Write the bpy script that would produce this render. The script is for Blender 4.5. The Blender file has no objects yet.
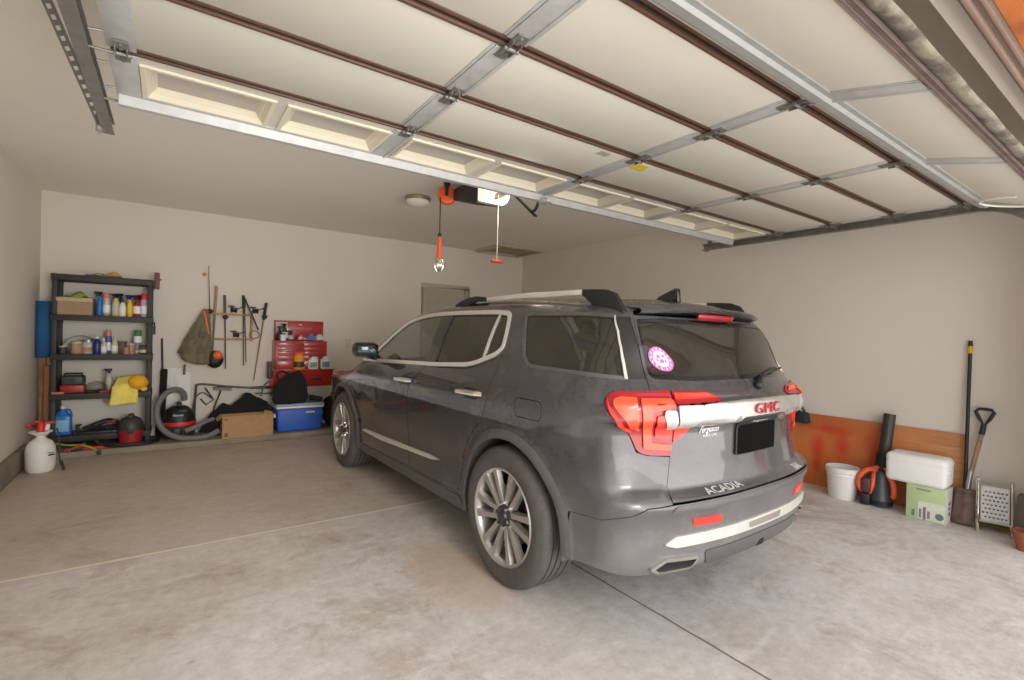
import bpy, bmesh, math, random
import numpy as np
from mathutils import Vector, Matrix, Euler
from mathutils.geometry import delaunay_2d_cdt
random.seed(7)
SC = bpy.context.scene
COL = SC.collection
PI = math.pi

# ---------------------------------------------------------------- materials
def mat(name, col, rough=.55, metal=0.0, var=.0, scale=8.0, bump=0.0, bscale=60.0, coat=0.0, emit=None, estr=0.0, spec=.5, col2=None, thr=(.4, .6)):
    m = bpy.data.materials.new(name); m.use_nodes = True
    nt = m.node_tree; b = nt.nodes['Principled BSDF']
    c = (*col, 1)
    b.inputs['Base Color'].default_value = c
    b.inputs['Roughness'].default_value = rough
    b.inputs['Metallic'].default_value = metal
    b.inputs['Coat Weight'].default_value = coat
    b.inputs['Coat Roughness'].default_value = .04
    b.inputs['Specular IOR Level'].default_value = spec
    if emit:
        b.inputs['Emission Color'].default_value = (*emit, 1); b.inputs['Emission Strength'].default_value = estr
    tc = nt.nodes.new('ShaderNodeTexCoord')
    if var > 0 or col2:
        n = nt.nodes.new('ShaderNodeTexNoise'); n.inputs['Scale'].default_value = scale; n.inputs['Detail'].default_value = 5
        nt.links.new(tc.outputs['Object'], n.inputs['Vector'])
        r = nt.nodes.new('ShaderNodeValToRGB')
        r.color_ramp.elements[0].position = thr[0] if col2 else .25; r.color_ramp.elements[1].position = thr[1] if col2 else .75
        lo = [max(0, x*(1-var)) for x in col]; hi = [min(1, x*(1+var)) for x in col]
        if col2: lo, hi = col, col2
        r.color_ramp.elements[0].color = (*lo, 1); r.color_ramp.elements[1].color = (*hi, 1)
        nt.links.new(n.outputs['Fac'], r.inputs['Fac']); nt.links.new(r.outputs['Color'], b.inputs['Base Color'])
    if bump > 0:
        n2 = nt.nodes.new('ShaderNodeTexNoise'); n2.inputs['Scale'].default_value = bscale; n2.inputs['Detail'].default_value = 4
        nt.links.new(tc.outputs['Object'], n2.inputs['Vector'])
        bp = nt.nodes.new('ShaderNodeBump'); bp.inputs['Strength'].default_value = bump; bp.inputs['Distance'].default_value = .01
        nt.links.new(n2.outputs['Fac'], bp.inputs['Height']); nt.links.new(bp.outputs['Normal'], b.inputs['Normal'])
    return m

def srgb(r, g, b):
    f = lambda c: (c/255/12.92) if c/255 <= .04045 else ((c/255+.055)/1.055)**2.4
    return (f(r), f(g), f(b))

def glass(name, tint, rough=.02, refl=1.0, dust=0):
    m = bpy.data.materials.new(name); m.use_nodes = True
    nt = m.node_tree; nt.nodes.clear()
    o = nt.nodes.new('ShaderNodeOutputMaterial'); t = nt.nodes.new('ShaderNodeBsdfTransparent'); g = nt.nodes.new('ShaderNodeBsdfGlossy')
    mx = nt.nodes.new('ShaderNodeMixShader'); fr = nt.nodes.new('ShaderNodeFresnel'); fr.inputs['IOR'].default_value = 1.55
    ge = nt.nodes.new('ShaderNodeNewGeometry'); im = nt.nodes.new('ShaderNodeMath'); im.operation = 'MULTIPLY_ADD'; im.inputs[1].default_value = 1/1.55-1.55; im.inputs[2].default_value = 1.55
    nt.links.new(ge.outputs['Backfacing'], im.inputs[0]); nt.links.new(im.outputs[0], fr.inputs['IOR'])
    t.inputs['Color'].default_value = (*tint, 1); g.inputs['Roughness'].default_value = rough
    g.inputs['Color'].default_value = (refl, refl, refl, 1)
    nt.links.new(fr.outputs[0], mx.inputs[0]); nt.links.new(t.outputs[0], mx.inputs[1]); nt.links.new(g.outputs[0], mx.inputs[2])
    out = mx.outputs[0]
    if dust:
        df = nt.nodes.new('ShaderNodeBsdfDiffuse'); df.inputs['Color'].default_value = (*srgb(170, 156, 138), 1); m2 = nt.nodes.new('ShaderNodeMixShader'); m2.inputs[0].default_value = dust
        nt.links.new(out, m2.inputs[1]); nt.links.new(df.outputs[0], m2.inputs[2]); out = m2.outputs[0]
    nt.links.new(out, o.inputs['Surface'])
    return m

def dusty_tail_lit_paint():
    m = mat('dusty_tail_lit_metallic_grey_paint', srgb(66, 64, 67), rough=.3, metal=.4, coat=1.0)
    nt = m.node_tree; b = nt.nodes['Principled BSDF']; tc = nt.nodes.new('ShaderNodeTexCoord')
    n = nt.nodes.new('ShaderNodeTexNoise'); n.inputs['Scale'].default_value = 5; n.inputs['Detail'].default_value = 9; n.inputs['Roughness'].default_value = .68
    nt.links.new(tc.outputs['Object'], n.inputs['Vector'])
    sx = nt.nodes.new('ShaderNodeSeparateXYZ'); nt.links.new(tc.outputs['Object'], sx.inputs[0])
    mr = nt.nodes.new('ShaderNodeMapRange'); mr.inputs[1].default_value = .80; mr.inputs[2].default_value = .25; mr.inputs[3].default_value = .0; mr.inputs[4].default_value = 1.0
    nt.links.new(sx.outputs['Z'], mr.inputs[0])
    my = nt.nodes.new('ShaderNodeMapRange'); my.inputs[1].default_value = .5; my.inputs[2].default_value = -.7; my.inputs[3].default_value = .12; my.inputs[4].default_value = 1.0
    nt.links.new(sx.outputs['Y'], my.inputs[0])
    mu = nt.nodes.new('ShaderNodeMath'); mu.operation = 'MULTIPLY'; nt.links.new(mr.outputs[0], mu.inputs[0]); nt.links.new(my.outputs[0], mu.inputs[1])
    ad = nt.nodes.new('ShaderNodeMath'); ad.operation = 'MULTIPLY_ADD'; ad.inputs[1].default_value = .62; nt.links.new(mu.outputs[0], ad.inputs[0])
    r = nt.nodes.new('ShaderNodeMapRange'); r.inputs[1].default_value = .48; r.inputs[2].default_value = .74; r.inputs[3].default_value = .16; r.inputs[4].default_value = .58
    nt.links.new(n.outputs['Fac'], r.inputs[0])
    ry = nt.nodes.new('ShaderNodeMapRange'); ry.inputs[1].default_value = .9; ry.inputs[2].default_value = -.35; ry.inputs[3].default_value = .14; ry.inputs[4].default_value = .62  # dust grows towards the tail, also imitating daylight on the rear quarter
    nt.links.new(sx.outputs['Y'], ry.inputs[0])
    rm = nt.nodes.new('ShaderNodeMath'); rm.operation = 'MULTIPLY'; nt.links.new(r.outputs[0], rm.inputs[0]); nt.links.new(ry.outputs[0], rm.inputs[1]); nt.links.new(rm.outputs[0], ad.inputs[2])
    cl = nt.nodes.new('ShaderNodeClamp'); nt.links.new(ad.outputs[0], cl.inputs[0])
    mx = nt.nodes.new('ShaderNodeMix'); mx.data_type = 'RGBA'
    mx.inputs['A'].default_value = (*srgb(62, 60, 64), 1); mx.inputs['B'].default_value = (*srgb(138, 134, 131), 1)
    nt.links.new(cl.outputs[0], mx.inputs['Factor']); nt.links.new(mx.outputs['Result'], b.inputs['Base Color'])
    rr = nt.nodes.new('ShaderNodeMapRange'); rr.inputs[3].default_value = .22; rr.inputs[4].default_value = .75; nt.links.new(cl.outputs[0], rr.inputs[0]); nt.links.new(rr.outputs[0], b.inputs['Roughness'])
    cc = nt.nodes.new('ShaderNodeMapRange'); cc.inputs[3].default_value = .75; cc.inputs[4].default_value = .1; nt.links.new(cl.outputs[0], cc.inputs[0]); nt.links.new(cc.outputs[0], b.inputs['Coat Weight'])
    mm = nt.nodes.new('ShaderNodeMapRange'); mm.inputs[3].default_value = .4; mm.inputs[4].default_value = .0; nt.links.new(cl.outputs[0], mm.inputs[0]); nt.links.new(mm.outputs[0], b.inputs['Metallic'])
    return m

def concrete_floor():
    m = bpy.data.materials.new('stained_concrete'); m.use_nodes = True
    nt = m.node_tree; b = nt.nodes['Principled BSDF']; b.inputs['Roughness'].default_value = .62
    L = nt.links.new; N = nt.nodes.new
    geo = N('ShaderNodeNewGeometry'); P = geo.outputs['Position']
    def noise(s, d=6, r=.6, dist=0, vec=None):
        n = N('ShaderNodeTexNoise'); n.inputs['Scale'].default_value = s; n.inputs['Detail'].default_value = d; n.inputs['Roughness'].default_value = r; n.inputs['Distortion'].default_value = dist
        L(vec or P, n.inputs['Vector']); return n.outputs['Fac']
    def ramp(x, a, b_, c0, c1):
        r = N('ShaderNodeValToRGB'); r.color_ramp.elements[0].position = a; r.color_ramp.elements[1].position = b_
        r.color_ramp.elements[0].color = (*c0, 1); r.color_ramp.elements[1].color = (*c1, 1); L(x, r.inputs[0]); return r.outputs[0]
    def mix(f, a, c, mode='MIX'):
        x = N('ShaderNodeMix'); x.data_type = 'RGBA'; x.blend_type = mode
        if isinstance(f, float): x.inputs['Factor'].default_value = f
        else: L(f, x.inputs['Factor'])
        for v, k in ((a, 'A'), (c, 'B')):
            if isinstance(v, tuple): x.inputs[k].default_value = (*v, 1)
            else: L(v, x.inputs[k])
        return x.outputs['Result']
    def math_(op, a, c=None, d=None):
        x = N('ShaderNodeMath'); x.operation = op
        for i, v in enumerate((a, c, d)):
            if v is None: continue
            if isinstance(v, (int, float)): x.inputs[i].default_value = v
            else: L(v, x.inputs[i])
        return x.outputs[0]
    base = ramp(noise(1.1, 8, .65), .30, .72, srgb(203, 193, 183), srgb(232, 229, 225))
    # broom-dragged lighter streaks
    mp = N('ShaderNodeMapping'); mp.inputs['Rotation'].default_value = (0, 0, .35); mp.inputs['Scale'].default_value = (1.3, 7.0, 1); L(P, mp.inputs[0])
    st = ramp(noise(1.2, 8, .7, .6, mp.outputs[0]), .5, .72, (0, 0, 0), (1, 1, 1))
    base = mix(math_('MULTIPLY', st, .55), base, srgb(240, 238, 235))
    # brown stains
    stn = ramp(noise(1.5, 10, .78, .5), .52, .68, (0, 0, 0), (1, 1, 1))
    base = mix(math_('MULTIPLY', stn, .62), base, srgb(156, 126, 100))
    fine = ramp(noise(14, 9, .8), .34, .68, (.76, .75, .74), (1.08, 1.08, 1.08))
    base = mix(1.0, base, fine, 'MULTIPLY')
    spk = ramp(noise(9, 3, .5), .70, .78, (0, 0, 0), (1, 1, 1))
    base = mix(math_('MULTIPLY', spk, .35), base, srgb(112, 98, 88))
    sx = N('ShaderNodeSeparateXYZ'); L(P, sx.inputs[0]); X, Y = sx.outputs['X'], sx.outputs['Y']
    # warm, darker towards the back of the garage
    far = N('ShaderNodeMapRange'); far.inputs[1].default_value = .3; far.inputs[2].default_value = 4.2; L(Y, far.inputs[0])
    base = mix(math_('MULTIPLY', far.outputs[0], .40), base, srgb(182, 158, 132))
    slab = N('ShaderNodeMapRange'); slab.inputs[1].default_value = 1.40; slab.inputs[2].default_value = 1.47; L(Y, slab.inputs[0])
    base = mix(math_('MULTIPLY', slab.outputs[0], .30), base, srgb(170, 142, 116))
    # pale sand patch by the rear wheel
    wob = math_('MULTIPLY_ADD', noise(5, 5, .6), .36, -.18)
    dx = math_('DIVIDE', math_('ADD', X, 1.07), .26); dy = math_('DIVIDE', math_('ADD', Y, -.30), .50)
    dd = math_('ADD', math_('SQRT', math_('ADD', math_('MULTIPLY', dx, dx), math_('MULTIPLY', dy, dy))), math_('MULTIPLY', wob, 2.0))
    pm = N('ShaderNodeMapRange'); pm.inputs[1].default_value = 1.15; pm.inputs[2].default_value = .6; L(dd, pm.inputs[0])
    base = mix(math_('MULTIPLY', pm.outputs[0], .6), base, srgb(204, 178, 152))
    # control joints
    def joint(V, c, wdt):
        w2 = math_('ADD', V, math_('MULTIPLY_ADD', noise(7, 2), .012, -.006 - c))
        mr = N('ShaderNodeMapRange'); mr.inputs[1].default_value = wdt; mr.inputs[2].default_value = wdt*2.2; mr.inputs[3].default_value = 1; mr.inputs[4].default_value = 0
        L(math_('ABSOLUTE', w2), mr.inputs[0]); return mr.outputs[0]
    base = mix(math_('MULTIPLY', joint(Y, 1.440, .012), .75), base, srgb(236, 228, 216))
    base = mix(math_('MULTIPLY', joint(Y, 1.425, .003), .35), base, srgb(96, 82, 70))
    base = mix(math_('MULTIPLY', joint(X, -.425, .004), .85), base, srgb(96, 84, 74))
    L(base, b.inputs['Base Color'])
    bp = N('ShaderNodeBump'); bp.inputs['Strength'].default_value = .12; bp.inputs['Distance'].default_value = .01
    L(noise(40, 6), bp.inputs['Height']); L(bp.outputs[0], b.inputs['Normal'])
    return m

# ---------------------------------------------------------------- mesh builder
class MB:
    def __init__(self): self.v = []; self.f = []
    def add(self, vs, fs):
        k = len(self.v); self.v += [Vector(p) for p in vs]; self.f += [tuple(i+k for i in q) for q in fs]; return self
    def box(self, c, s, rot=None, taper=None):
        x, y, z = s[0]/2, s[1]/2, s[2]/2; tx, ty = taper or (1, 1)
        vs = [(-x, -y, -z), (x, -y, -z), (x, y, -z), (-x, y, -z), (-x*tx, -y*ty, z), (x*tx, -y*ty, z), (x*tx, y*ty, z), (-x*tx, y*ty, z)]
        R = Euler(rot).to_matrix() if rot else Matrix.Identity(3)
        vs = [R @ Vector(p) + Vector(c) for p in vs]
        return self.add(vs, [(0, 3, 2, 1), (4, 5, 6, 7), (0, 1, 5, 4), (1, 2, 6, 5), (2, 3, 7, 6), (3, 0, 4, 7)])
    def rbox(self, c, s, r=.01, seg=3, rot=None, taper=None):
        t = MB().box((0, 0, 0), s, taper=taper); bm = t.bm()
        bmesh.ops.bevel(bm, geom=bm.edges[:], offset=r, segments=seg, profile=.5, affect='EDGES')
        R = Euler(rot).to_matrix() if rot else Matrix.Identity(3)
        self.from_bm(bm, Matrix.Translation(c) @ R.to_4x4()); return self
    def bm(self):
        b = bmesh.new(); vs = [b.verts.new(p) for p in self.v]
        for q in self.f:
            try: b.faces.new([vs[i] for i in q])
            except ValueError: pass
        return b
    def from_bm(self, bm, M=None):
        bm.verts.index_update(); k = len(self.v)
        self.v += [(M @ v.co) if M else v.co.copy() for v in bm.verts]
        self.f += [tuple(v.index+k for v in f.verts) for f in bm.faces]; bm.free()
    def frame(self, d):
        d = Vector(d).normalized(); up = Vector((0, 0, 1)) if abs(d.z) < .9 else Vector((0, 1, 0))
        a = d.cross(up).normalized(); return a, a.cross(d).normalized() * 1
    def tube(self, pts, r, n=8, caps=True, closed=False):
        pts = [Vector(p) for p in pts]; m = len(pts); rs = r if isinstance(r, (list, tuple)) else [r]*m
        k = len(self.v); prev = None
        for i, p in enumerate(pts):
            if closed: d = pts[(i+1) % m]-pts[i-1]
            else: d = pts[min(i+1, m-1)]-pts[max(i-1, 0)]
            if d.length < 1e-9: d = Vector((0, 0, 1))
            d.normalize()
            if prev is None: a, b = self.frame(d)
            else:
                a = prev-d*prev.dot(d)
                if a.length < 1e-6: a, b = self.frame(d)
                a.normalize(); b = d.cross(a)
            prev = a; b = d.cross(a)
            for j in range(n):
                t = 2*PI*j/n; self.v.append(p+(a*math.cos(t)+b*math.sin(t))*rs[i])
        for i in range(m if closed else m-1):
            for j in range(n):
                A = k+i*n; B = k+((i+1) % m)*n
                self.f.append((A+j, A+(j+1) % n, B+(j+1) % n, B+j))
        if caps and not closed:
            self.f.append(tuple(k+j for j in reversed(range(n)))); self.f.append(tuple(k+(m-1)*n+j for j in range(n)))
        return self
    def cyl(self, p0, p1, r, r2=None, n=20): return self.tube([p0, p1], [r, r if r2 is None else r2], n)
    def lathe(self, prof, c=(0, 0, 0), n=24, axis='z', cap=True, sx=1, sy=1):
        k = len(self.v); c = Vector(c)
        for (r, h) in prof:
            for j in range(n):
                t = 2*PI*j/n; a, b = r*math.cos(t)*sx, r*math.sin(t)*sy
                p = {'z': (a, b, h), 'x': (h, a, b), 'y': (b, h, a)}[axis]
                self.v.append(c+Vector(p))
        for i in range(len(prof)-1):
            for j in range(n):
                A = k+i*n; B = A+n; self.f.append((A+j, A+(j+1) % n, B+(j+1) % n, B+j))
        if cap:
            if prof[0][0] > 1e-5: self.f.append(tuple(k+j for j in reversed(range(n))))
            if prof[-1][0] > 1e-5: self.f.append(tuple(k+(len(prof)-1)*n+j for j in range(n)))
        return self
    def ball(self, c, r, n=16, m=10, s=(1, 1, 1)):
        pr = [(max(1e-6, math.sin(PI*i/m))*r, -math.cos(PI*i/m)*r) for i in range(m+1)]
        k = len(self.v); self.lathe(pr, (0, 0, 0), n, cap=False)
        for i in range(k, len(self.v)):
            p = self.v[i]; self.v[i] = Vector((p.x*s[0]+c[0], p.y*s[1]+c[1], p.z*s[2]+c[2]))
        return self
    def prism(self, poly, h0, h1, plane='xy'):
        f = {'xy': lambda a, b, h: (a, b, h), 'xz': lambda a, b, h: (a, h, b), 'yz': lambda a, b, h: (h, a, b)}[plane]
        n = len(poly); vs = [f(a, b, h0) for a, b in poly]+[f(a, b, h1) for a, b in poly]
        fs = [tuple(reversed(range(n))), tuple(range(n, 2*n))]+[(i, (i+1) % n, n+(i+1) % n, n+i) for i in range(n)]
        return self.add(vs, fs)
    def grid(self, fn, nu, nv, thick=0):
        k = len(self.v)
        for i in range(nu+1):
            for j in range(nv+1): self.v.append(Vector(fn(i/nu, j/nv)))
        for i in range(nu):
            for j in range(nv):
                a = k+i*(nv+1)+j; self.f.append((a, a+nv+1, a+nv+2, a+1))
        return self
    def xf(self, M):
        self.v = [M @ p for p in self.v]; return self
    def noise(self, amp, freq, seed=0):
        from mathutils import noise as nz
        o = Vector((seed*3.1, seed*1.7, seed*.9))
        self.v = [p+nz.noise_vector(p*freq+o)*amp for p in self.v]; return self
    def build(self, name, m, parent=None, bevel=0, seg=2, ang=35, sub=0, solid=0):
        bm = self.bm()
        bmesh.ops.remove_doubles(bm, verts=bm.verts[:], dist=1e-5)
        bmesh.ops.recalc_face_normals(bm, faces=bm.faces[:])
        if bevel > 0:
            es = [e for e in bm.edges if len(e.link_faces) == 2 and e.calc_face_angle(0) > .6]
            if es: bmesh.ops.bevel(bm, geom=es, offset=bevel, segments=seg, profile=.5, affect='EDGES', clamp_overlap=True)
        me = bpy.data.meshes.new(name); bm.to_mesh(me); bm.free()
        return link(name, me, m, parent, ang, sub, solid)

def link(name, me, m, parent=None, ang=35, sub=0, solid=0):
    for p in me.polygons: p.use_smooth = True
    if ang: me.set_sharp_from_angle(angle=math.radians(ang))
    o = bpy.data.objects.new(name, me); COL.objects.link(o)
    if m: me.materials.append(m)
    if parent: o.parent = parent
    if solid:
        md = o.modifiers.new('solid', 'SOLIDIFY'); md.thickness = solid; md.offset = 0
    if sub:
        md = o.modifiers.new('sub', 'SUBSURF'); md.levels = sub; md.render_levels = sub
    return o

def tag(o, label, cat, group=None):
    o['label'] = label; o['category'] = cat
    if group: o['group'] = group
    return o
def thing(name, label, cat, loc=(0, 0, 0), rotz=0, group=None):
    o = bpy.data.objects.new(name, None); COL.objects.link(o); o.location = loc; o.rotation_euler = (0, 0, rotz)
    o.empty_display_size = .1
    return tag(o, label, cat, group)
def struct(o): o['kind'] = 'structure'; return o
def text_mesh(s, size, bold=0.0, shear=0.0, extrude=0.0):
    cu = bpy.data.curves.new('t', 'FONT'); cu.body = s; cu.size = size; cu.align_x = 'CENTER'; cu.align_y = 'CENTER'; cu.offset = bold; cu.shear = shear; cu.extrude = extrude
    cu.resolution_u = 3
    o = bpy.data.objects.new('t', cu); COL.objects.link(o)
    me = bpy.data.meshes.new_from_object(o.evaluated_get(bpy.context.evaluated_depsgraph_get()))
    bpy.data.objects.remove(o); return me
def pchip(xs,ys):
    xs=np.array(xs,float);ys=np.array(ys,float);h=np.diff(xs);d=np.diff(ys)/h
    m=np.zeros(len(xs));m[0]=d[0];m[-1]=d[-1]
    for i in range(1,len(xs)-1):
        if d[i-1]*d[i]>0:
            w1=2*h[i]+h[i-1];w2=h[i]+2*h[i-1];m[i]=(w1+w2)/(w1/d[i-1]+w2/d[i])
    def f(x):
        x=np.clip(np.asarray(x,float),xs[0],xs[-1]);i=np.clip(np.searchsorted(xs,x)-1,0,len(h)-1)
        t=(x-xs[i])/h[i]
        return ((1+2*t)*(1-t)**2*ys[i]+t*(1-t)**2*h[i]*m[i]+t*t*(3-2*t)*ys[i+1]+t*t*(t-1)*h[i]*m[i+1])
    return f
Wz=pchip([.15,.30,.42,.55,.70,.85,.95,1.02,1.08,1.13,1.17,1.30,1.45,1.52,1.60,1.75],
         [.885,.915,.930,.930,.945,.952,.955,.950,.936,.916,.895,.832,.755,.712,.65,.53])
Dy=pchip([-1.2,-.9,-.6,-.2,.5,2.3,3.0,3.4,3.7,3.95],[.11,.065,.03,.008,0,0,.015,.05,.12,.22])
Kg=pchip([-1,-.6,.2,1.5,2.6],[.16,.14,-.02,-.03,.04])
Yr=pchip([.15,.25,.31,.37,.45,.52,.58,.64,.67,.70,.84,.94,.985,1.01,1.08,1.105,1.13,1.19,1.35,1.50,1.56,1.60,1.7],
         [-.70,-.78,-.86,-.905,-.918,-.922,-.93,-.945,-.93,-.875,-.868,-.868,-.875,-.908,-.908,-.875,-.86,-.812,-.705,-.605,-.565,-.54,-.45])
Yf=pchip([.15,.3,.5,.75,.95,1.05,1.2],[3.70,3.82,3.86,3.85,3.78,3.68,3.4])
Tz=pchip([-.75,-.60,-.30,.2,.8,1.3,1.6,1.8,2.0,2.25,2.5,2.65,2.8,3.2,3.55,3.75,3.9],
         [1.558,1.577,1.611,1.640,1.652,1.642,1.615,1.572,1.49,1.348,1.205,1.135,1.10,1.055,1.0,.93,.8])
def smax(a,b,r):
    return np.minimum(-r,np.maximum(a,b))+np.hypot(np.maximum(a+r,0),np.maximum(b+r,0))
def sst(x): x=np.clip(x,0,1);return x*x*(3-2*x)
def F(x,y,z):
    ax=np.abs(x)
    w=Wz(z)-Dy(y)-np.maximum(z-1.15,0)*Kg(y)
    for yc in (0.0,2.857):
        r=np.hypot(y-yc,z-.385)
        w=w+.020*sst((.50-r)/.055)*(z<1.2)
    # character crease (shoulder) along the doors
    g1=ax-w
    lo=sst((.72-z)/.08)
    bow=(.205+.045*sst((z-.60)/.3)-.12*sst((z-1.2)/.28))*np.clip(ax/.9,0,1.2)**2.4
    g2=(Yr(z)+bow)-y
    g4=(y-(Yf(z)-.28*np.clip(ax/.9,0,1.2)**2.6))
    sl=(Tz(y+.01)-Tz(y-.01))/.02
    g3=(z-(Tz(y)-.05*(ax/.65)**2.2))/np.sqrt(1+sl*sl)
    g=smax(g1,g2,.13-.03*lo)
    g=smax(g,g4,.18)
    return smax(g,g3,.075),g,g3
YA,XA,RA=-.45,.50,.45
LC=RA*np.pi/2; S0=XA+LC           # |s| where the side begins
YB_=3.35; S1=S0+(YB_-YA); S2=S1+LC; SM=S2+XA
def omap(s):
    s=np.asarray(s,float);a=np.abs(s);sg=np.where(s<0,-1.,1.)
    ox=np.empty_like(a);oy=np.empty_like(a);dx=np.empty_like(a);dy=np.empty_like(a)
    k=a<XA; ox[k]=a[k];oy[k]=YA;dx[k]=0;dy[k]=-1
    k=(a>=XA)&(a<S0); th=(a[k]-XA)/RA; ox[k]=XA;oy[k]=YA;dx[k]=np.sin(th);dy[k]=-np.cos(th)
    k=(a>=S0)&(a<S1); ox[k]=XA;oy[k]=YA+a[k]-S0;dx[k]=1;dy[k]=0
    k=(a>=S1)&(a<S2); th=(a[k]-S1)/RA; ox[k]=XA;oy[k]=YB_;dx[k]=np.cos(th);dy[k]=np.sin(th)
    k=a>=S2; ox[k]=XA-(a[k]-S2);oy[k]=YB_;dx[k]=0;dy[k]=1
    return ox*sg,oy,dx*sg,dy
def side(s,z):
    s=np.atleast_1d(np.asarray(s,float));z=np.atleast_1d(np.asarray(z,float))*np.ones_like(s)
    ox,oy,dx,dy=omap(s);lo=np.zeros_like(s);hi=np.full_like(s,1.2)
    for _ in range(34):
        m=(lo+hi)/2;f=F(ox+dx*m,oy+dy*m,z)[0];lo=np.where(f<0,m,lo);hi=np.where(f<0,hi,m)
    return np.stack([ox+dx*lo,oy+dy*lo,z],-1)
def top(x,y):
    x=np.atleast_1d(np.asarray(x,float));y=np.atleast_1d(np.asarray(y,float))
    lo=np.full_like(x,.8);hi=np.full_like(x,1.8)
    for _ in range(34):
        m=(lo+hi)/2;f=F(x,y,m)[0];lo=np.where(f<0,m,lo);hi=np.where(f<0,hi,m)
    return np.stack([x,y,lo],-1)
def edge(s):
    s=np.atleast_1d(np.asarray(s,float));lo=np.full_like(s,.7);hi=np.full_like(s,1.75)
    for _ in range(34):
        m=(lo+hi)/2;P=side(s,m);_,g,g3=F(P[:,0],P[:,1],m);k=g3<g;lo=np.where(k,m,lo);hi=np.where(k,hi,m)
    return side(s,lo)
def normal(P):
    e=2e-3;x,y,z=P[:,0],P[:,1],P[:,2]
    n=np.stack([F(x+e,y,z)[0]-F(x-e,y,z)[0],F(x,y+e,z)[0]-F(x,y-e,z)[0],F(x,y,z+e)[0]-F(x,y,z-e)[0]],-1)
    return n/np.maximum(np.linalg.norm(n,axis=1,keepdims=True),1e-9)
# ---------------------------------------------------------------- car surface panels
def pip(P, poly):
    x, y = P[:, 0], P[:, 1]; ins = np.zeros(len(P), bool); n = len(poly)
    for i in range(n):
        x0, y0 = poly[i]; x1, y1 = poly[(i+1) % n]
        if y0 == y1: continue
        k = ((y0 > y) != (y1 > y)) & (x < (x1-x0)*(y-y0)/(y1-y0)+x0); ins ^= k
    return ins
def fil(pts, r=.03, n=4):
    """round the corners of a polygon; r one radius or one per corner"""
    out = []; m = len(pts); rs = r if isinstance(r, (list, tuple)) else [r]*m
    for i in range(m):
        p = np.array(pts[i]); a = np.array(pts[i-1])-p; b = np.array(pts[(i+1) % m])-p
        la, lb = np.linalg.norm(a), np.linalg.norm(b); q = min(rs[i], la*.45, lb*.45)
        if q < 1e-4: out.append(tuple(p)); continue
        A, B = p+a/la*q, p+b/lb*q
        for t in np.linspace(0, 1, n+1): out.append(tuple((1-t)**2*A+2*t*(1-t)*p+t*t*B))
    return out
def dense(poly, h):
    out = []; n = len(poly)
    for i in range(n):
        a, b = np.array(poly[i]), np.array(poly[(i+1) % n]); k = max(1, int(np.ceil(np.linalg.norm(b-a)/h)))
        for j in range(k): out.append(tuple(a+(b-a)*j/k))
    return out
def inset(poly, d):
    """shrink (d>0) or grow a polygon"""
    n = len(poly); P = [np.array(p) for p in poly]; area = sum(P[i][0]*P[(i+1) % n][1]-P[(i+1) % n][0]*P[i][1] for i in range(n)); sg = 1 if area > 0 else -1
    out = []
    for i in range(n):
        e0 = P[i]-P[i-1]; e1 = P[(i+1) % n]-P[i]
        n0 = np.array([-e0[1], e0[0]])/max(1e-9, np.linalg.norm(e0)); n1 = np.array([-e1[1], e1[0]])/max(1e-9, np.linalg.norm(e1))
        m = n0+n1; l = np.linalg.norm(m)
        if l < 1e-6: m = n0; l = 1
        m /= l; c = max(.5, float(m@n0)); out.append(tuple(P[i]+m*sg*d/c))
    return out
def circ(c, r, a0=0, a1=2*PI, n=40): return [(c[0]+r*math.cos(a0+(a1-a0)*i/n), c[1]+r*math.sin(a0+(a1-a0)*i/n)) for i in range(n+1 if a1-a0 < 6.2 else n)]
# the tail's unrolled coordinates are stretched a little where the tail curves round to the flanks
WZ = [.4, .5, .6, .67, .8, .9, 1.0, 1.1, 1.2, 1.35, 1.46, 1.495]
WA = [0, .2, .4, .5, .6, .68, .75, .85, .95, 1.05, 1.15, 1.2]
WDA = np.array([[0, -4, -16, -24, -31, -29, -24, -7, 4, 0, 0, 0], [0, -3, -14, -22, -27, -26, -22, -6, 4, 0, 0, 0], [0, -4, -17, -25, -31, -29, -24, -6, 3, 0, 0, 0], [0, -3, -11, -17, -22, -21, -17, -5, 4, 0, 0, 0],
    [0, -5, -19, -28, -39, -37, -30, -10, 10, 14, 1, 0], [0, -5, -21, -32, -44, -42, -34, -12, 12, 18, 4, 0], [0, -6, -27, -40, -54, -50, -40, -13, 13, 13, 0, 0], [0, -4, -16, -25, -35, -32, -27, -8, 8, 10, 0, 0],
    [0, -5, -19, -28, -46, -43, -35, -10, 10, 16, 4, 0], [0, -2, -9, -14, -28, -25, -20, -5, 6, 11, 8, 4], [0]*12, [0]*12])/1000
WDZ = np.array([[0, -2, -7, -12, -17, -21, -25, -24, -12, 0, 0, 0], [0, -1, -6, -10, -14, -17, -21, -19, -9, 0, 0, 0], [0, -1, -6, -10, -14, -18, -21, -18, -7, 0, 0, 0], [0, -1, -4, -6, -9, -11, -14, -13, -8, 0, 0, 0],
    [0, -1, -5, -8, -11, -14, -16, -19, -15, -8, -1, 0], [0, -1, -5, -8, -10, -13, -15, -19, -15, -9, -1, 0], [0, -1, -7, -10, -13, -15, -17, -18, -13, -5, 0, 0], [0, 0, -2, -4, -5, -6, -7, -8, -6, -3, 0, 0],
    [0, 0, -2, -3, -3, -4, -5, -5, -4, -2, 0, 0], [0, 0, 0, -1, 0, -1, -1, -1, -1, -1, 0, 0], [0]*12, [0]*12])/1000
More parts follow.
